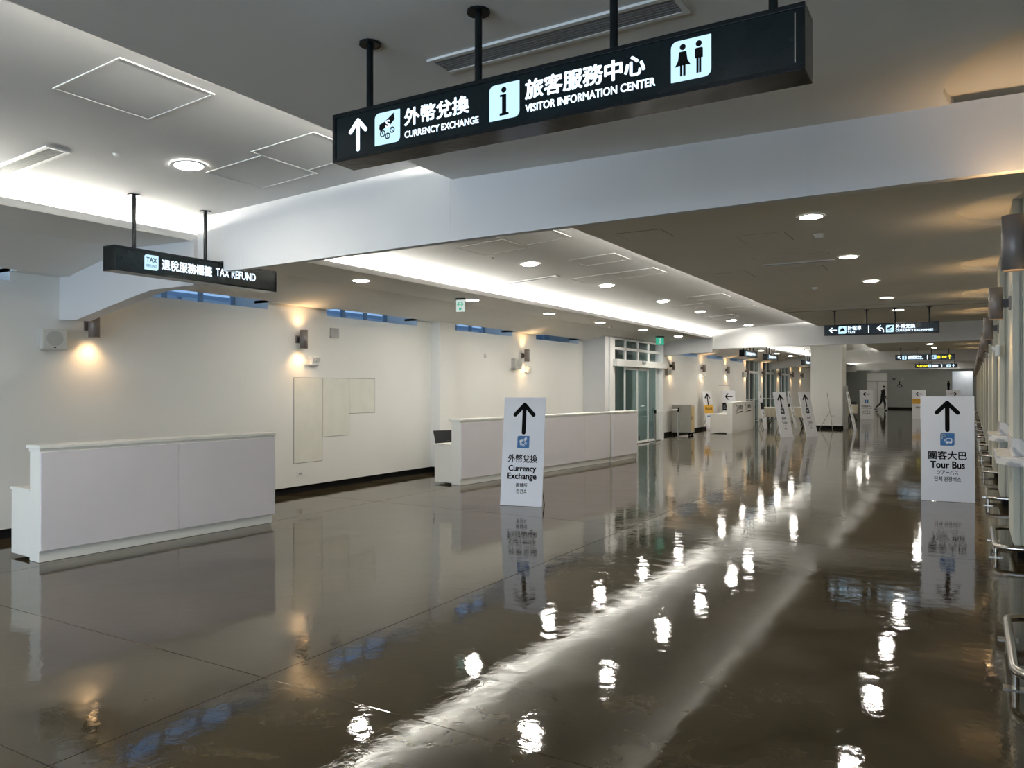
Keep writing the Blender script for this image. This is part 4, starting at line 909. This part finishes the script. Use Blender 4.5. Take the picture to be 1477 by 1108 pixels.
def fchair(x, y, rz, lab):
    o = empty('folding_chair', (x, y, 0), math.radians(rz), lab, 'chair', 'black chairs at the folding tables')
    MB().box(-0.22, 0.22, -0.2, 0.22, 0.43, 0.47).build('seat', chairdark_m, o, bevel=0.01); MB().prism([(-0.2, 0.6), (0.2, 0.6), (0.16, 0.88), (-0.16, 0.88)], 0.2, 0.23).build('backrest', chairdark_m, o, bevel=0.008)
    for sx in (-0.19, 0.19):
        MB().tube([(sx, -0.2, 0), (sx, 0.22, 0.6), (sx, 0.22, 0.85)], 0.012, 6).build('leg', ink_m, o); MB().tube([(sx, 0.28, 0), (sx, -0.18, 0.43)], 0.012, 6).build('leg', ink_m, o)
fchair(-6.45, 32.9, 10, 'black chair behind the first beige table'); fchair(-5.7, 33.1, -15, 'black chair between the two beige tables'); fchair(-5.5, 36.0, 20, 'black chair behind the second beige table'); fchair(-4.9, 39.5, -20, 'black chair behind the cream table by the big pillar')
# small things on the tables
for (x, y, z, lab) in ((-6.5, 32.2, 0.75, 'dark document tray on the first beige table'), (-5.8, 35.3, 0.75, 'dark document tray on the second beige table')):
    o = MB().box(-0.15, 0.15, -0.1, 0.1, 0, 0.05).build('document_tray', chairdark_m, bevel=0.01); o.location = (x, y, z); tag(o, lab, 'tray')

# person walking by the end doorway
def skin(name, verts, edges, radii, mat, parent, levels=2):
    me = bpy.data.meshes.new(name); me.from_pydata(verts, edges, []); o = bpy.data.objects.new(name, me); COL.objects.link(o); o.parent = parent
    md = o.modifiers.new('s', 'SKIN'); sv = me.skin_vertices[0].data
    for i, r_ in enumerate(radii): sv[i].radius = (r_ if isinstance(r_, tuple) else (r_, r_)); sv[i].use_root = (i == 0)
    md.use_smooth_shade = True
    su = o.modifiers.new('u', 'SUBSURF'); su.levels = levels; su.render_levels = levels; me.materials.append(mat); return o
jacket_m = plain('dark_jacket', (0.015, 0.015, 0.018), 0.8); skin_m = plain('skin', (0.35, 0.22, 0.15), 0.6); hair_m = plain('hair_black', (0.01, 0.01, 0.01), 0.6); shoe_m = plain('shoe_dark', (0.02, 0.02, 0.02), 0.5)
pr = empty('person', (-5.08, 57.3, 0), math.radians(20), 'person in dark clothes walking past the double doorway', 'person')
V = [(0, 0, 0.96), (0.02, 0, 1.15), (0.05, 0, 1.36), (0.06, 0, 1.50), (0.08, 0, 1.58),
     (0, -0.10, 0.90), (0.12, -0.10, 0.50), (0.10, -0.10, 0.10), (0, 0.10, 0.90), (-0.10, 0.10, 0.50), (-0.42, 0.10, 0.20),
     (0.04, -0.19, 1.42), (0.0, -0.24, 1.15), (0.16, -0.22, 0.95), (0.04, 0.19, 1.42), (0.06, 0.25, 1.14), (0.22, 0.2, 0.96)]
E_ = [(0, 1), (1, 2), (2, 3), (3, 4), (0, 5), (5, 6), (6, 7), (0, 8), (8, 9), (9, 10), (2, 11), (11, 12), (12, 13), (2, 14), (14, 15), (15, 16)]
skin('body', V, E_, [(0.12, 0.15), (0.12, 0.14), (0.13, 0.17), 0.065, 0.055, 0.1, 0.068, 0.045, 0.1, 0.068, 0.045, 0.07, 0.05, 0.035, 0.07, 0.05, 0.035], jacket_m, pr)
skin('head', [(0.09, 0, 1.60), (0.10, 0, 1.68), (0.10, 0, 1.75), (0.19, 0, 1.67)], [(0, 1), (1, 2), (1, 3)], [0.055, 0.085, 0.075, 0.014], skin_m, pr)
skin('hair', [(0.07, 0, 1.66), (0.07, 0, 1.74), (0.11, 0, 1.79)], [(0, 1), (1, 2)], [0.085, 0.088, 0.06], hair_m, pr)
for (x, y, z, tl) in ((0.10, -0.10, 0.045, 0), (-0.45, 0.10, 0.13, 0.7)):
    skin('shoe', [(x - 0.04, y, z), (x + 0.08, y, z - 0.01 - tl * 0.08), (x + 0.17, y, z - 0.015 - tl * 0.12)], [(0, 1), (1, 2)], [0.045, 0.042, 0.028], shoe_m, pr)
for (x, y, z) in ((0.20, -0.21, 0.88), (0.26, 0.19, 0.90)):
    skin('hand', [(x - 0.03, y, z + 0.05), (x, y, z), (x + 0.02, y, z - 0.07), (x + 0.05, y, z - 0.02)], [(0, 1), (1, 2), (1, 3)], [0.028, 0.036, 0.015, 0.012], skin_m, pr)

pr.scale = (1.0, 1.15, 0.93)
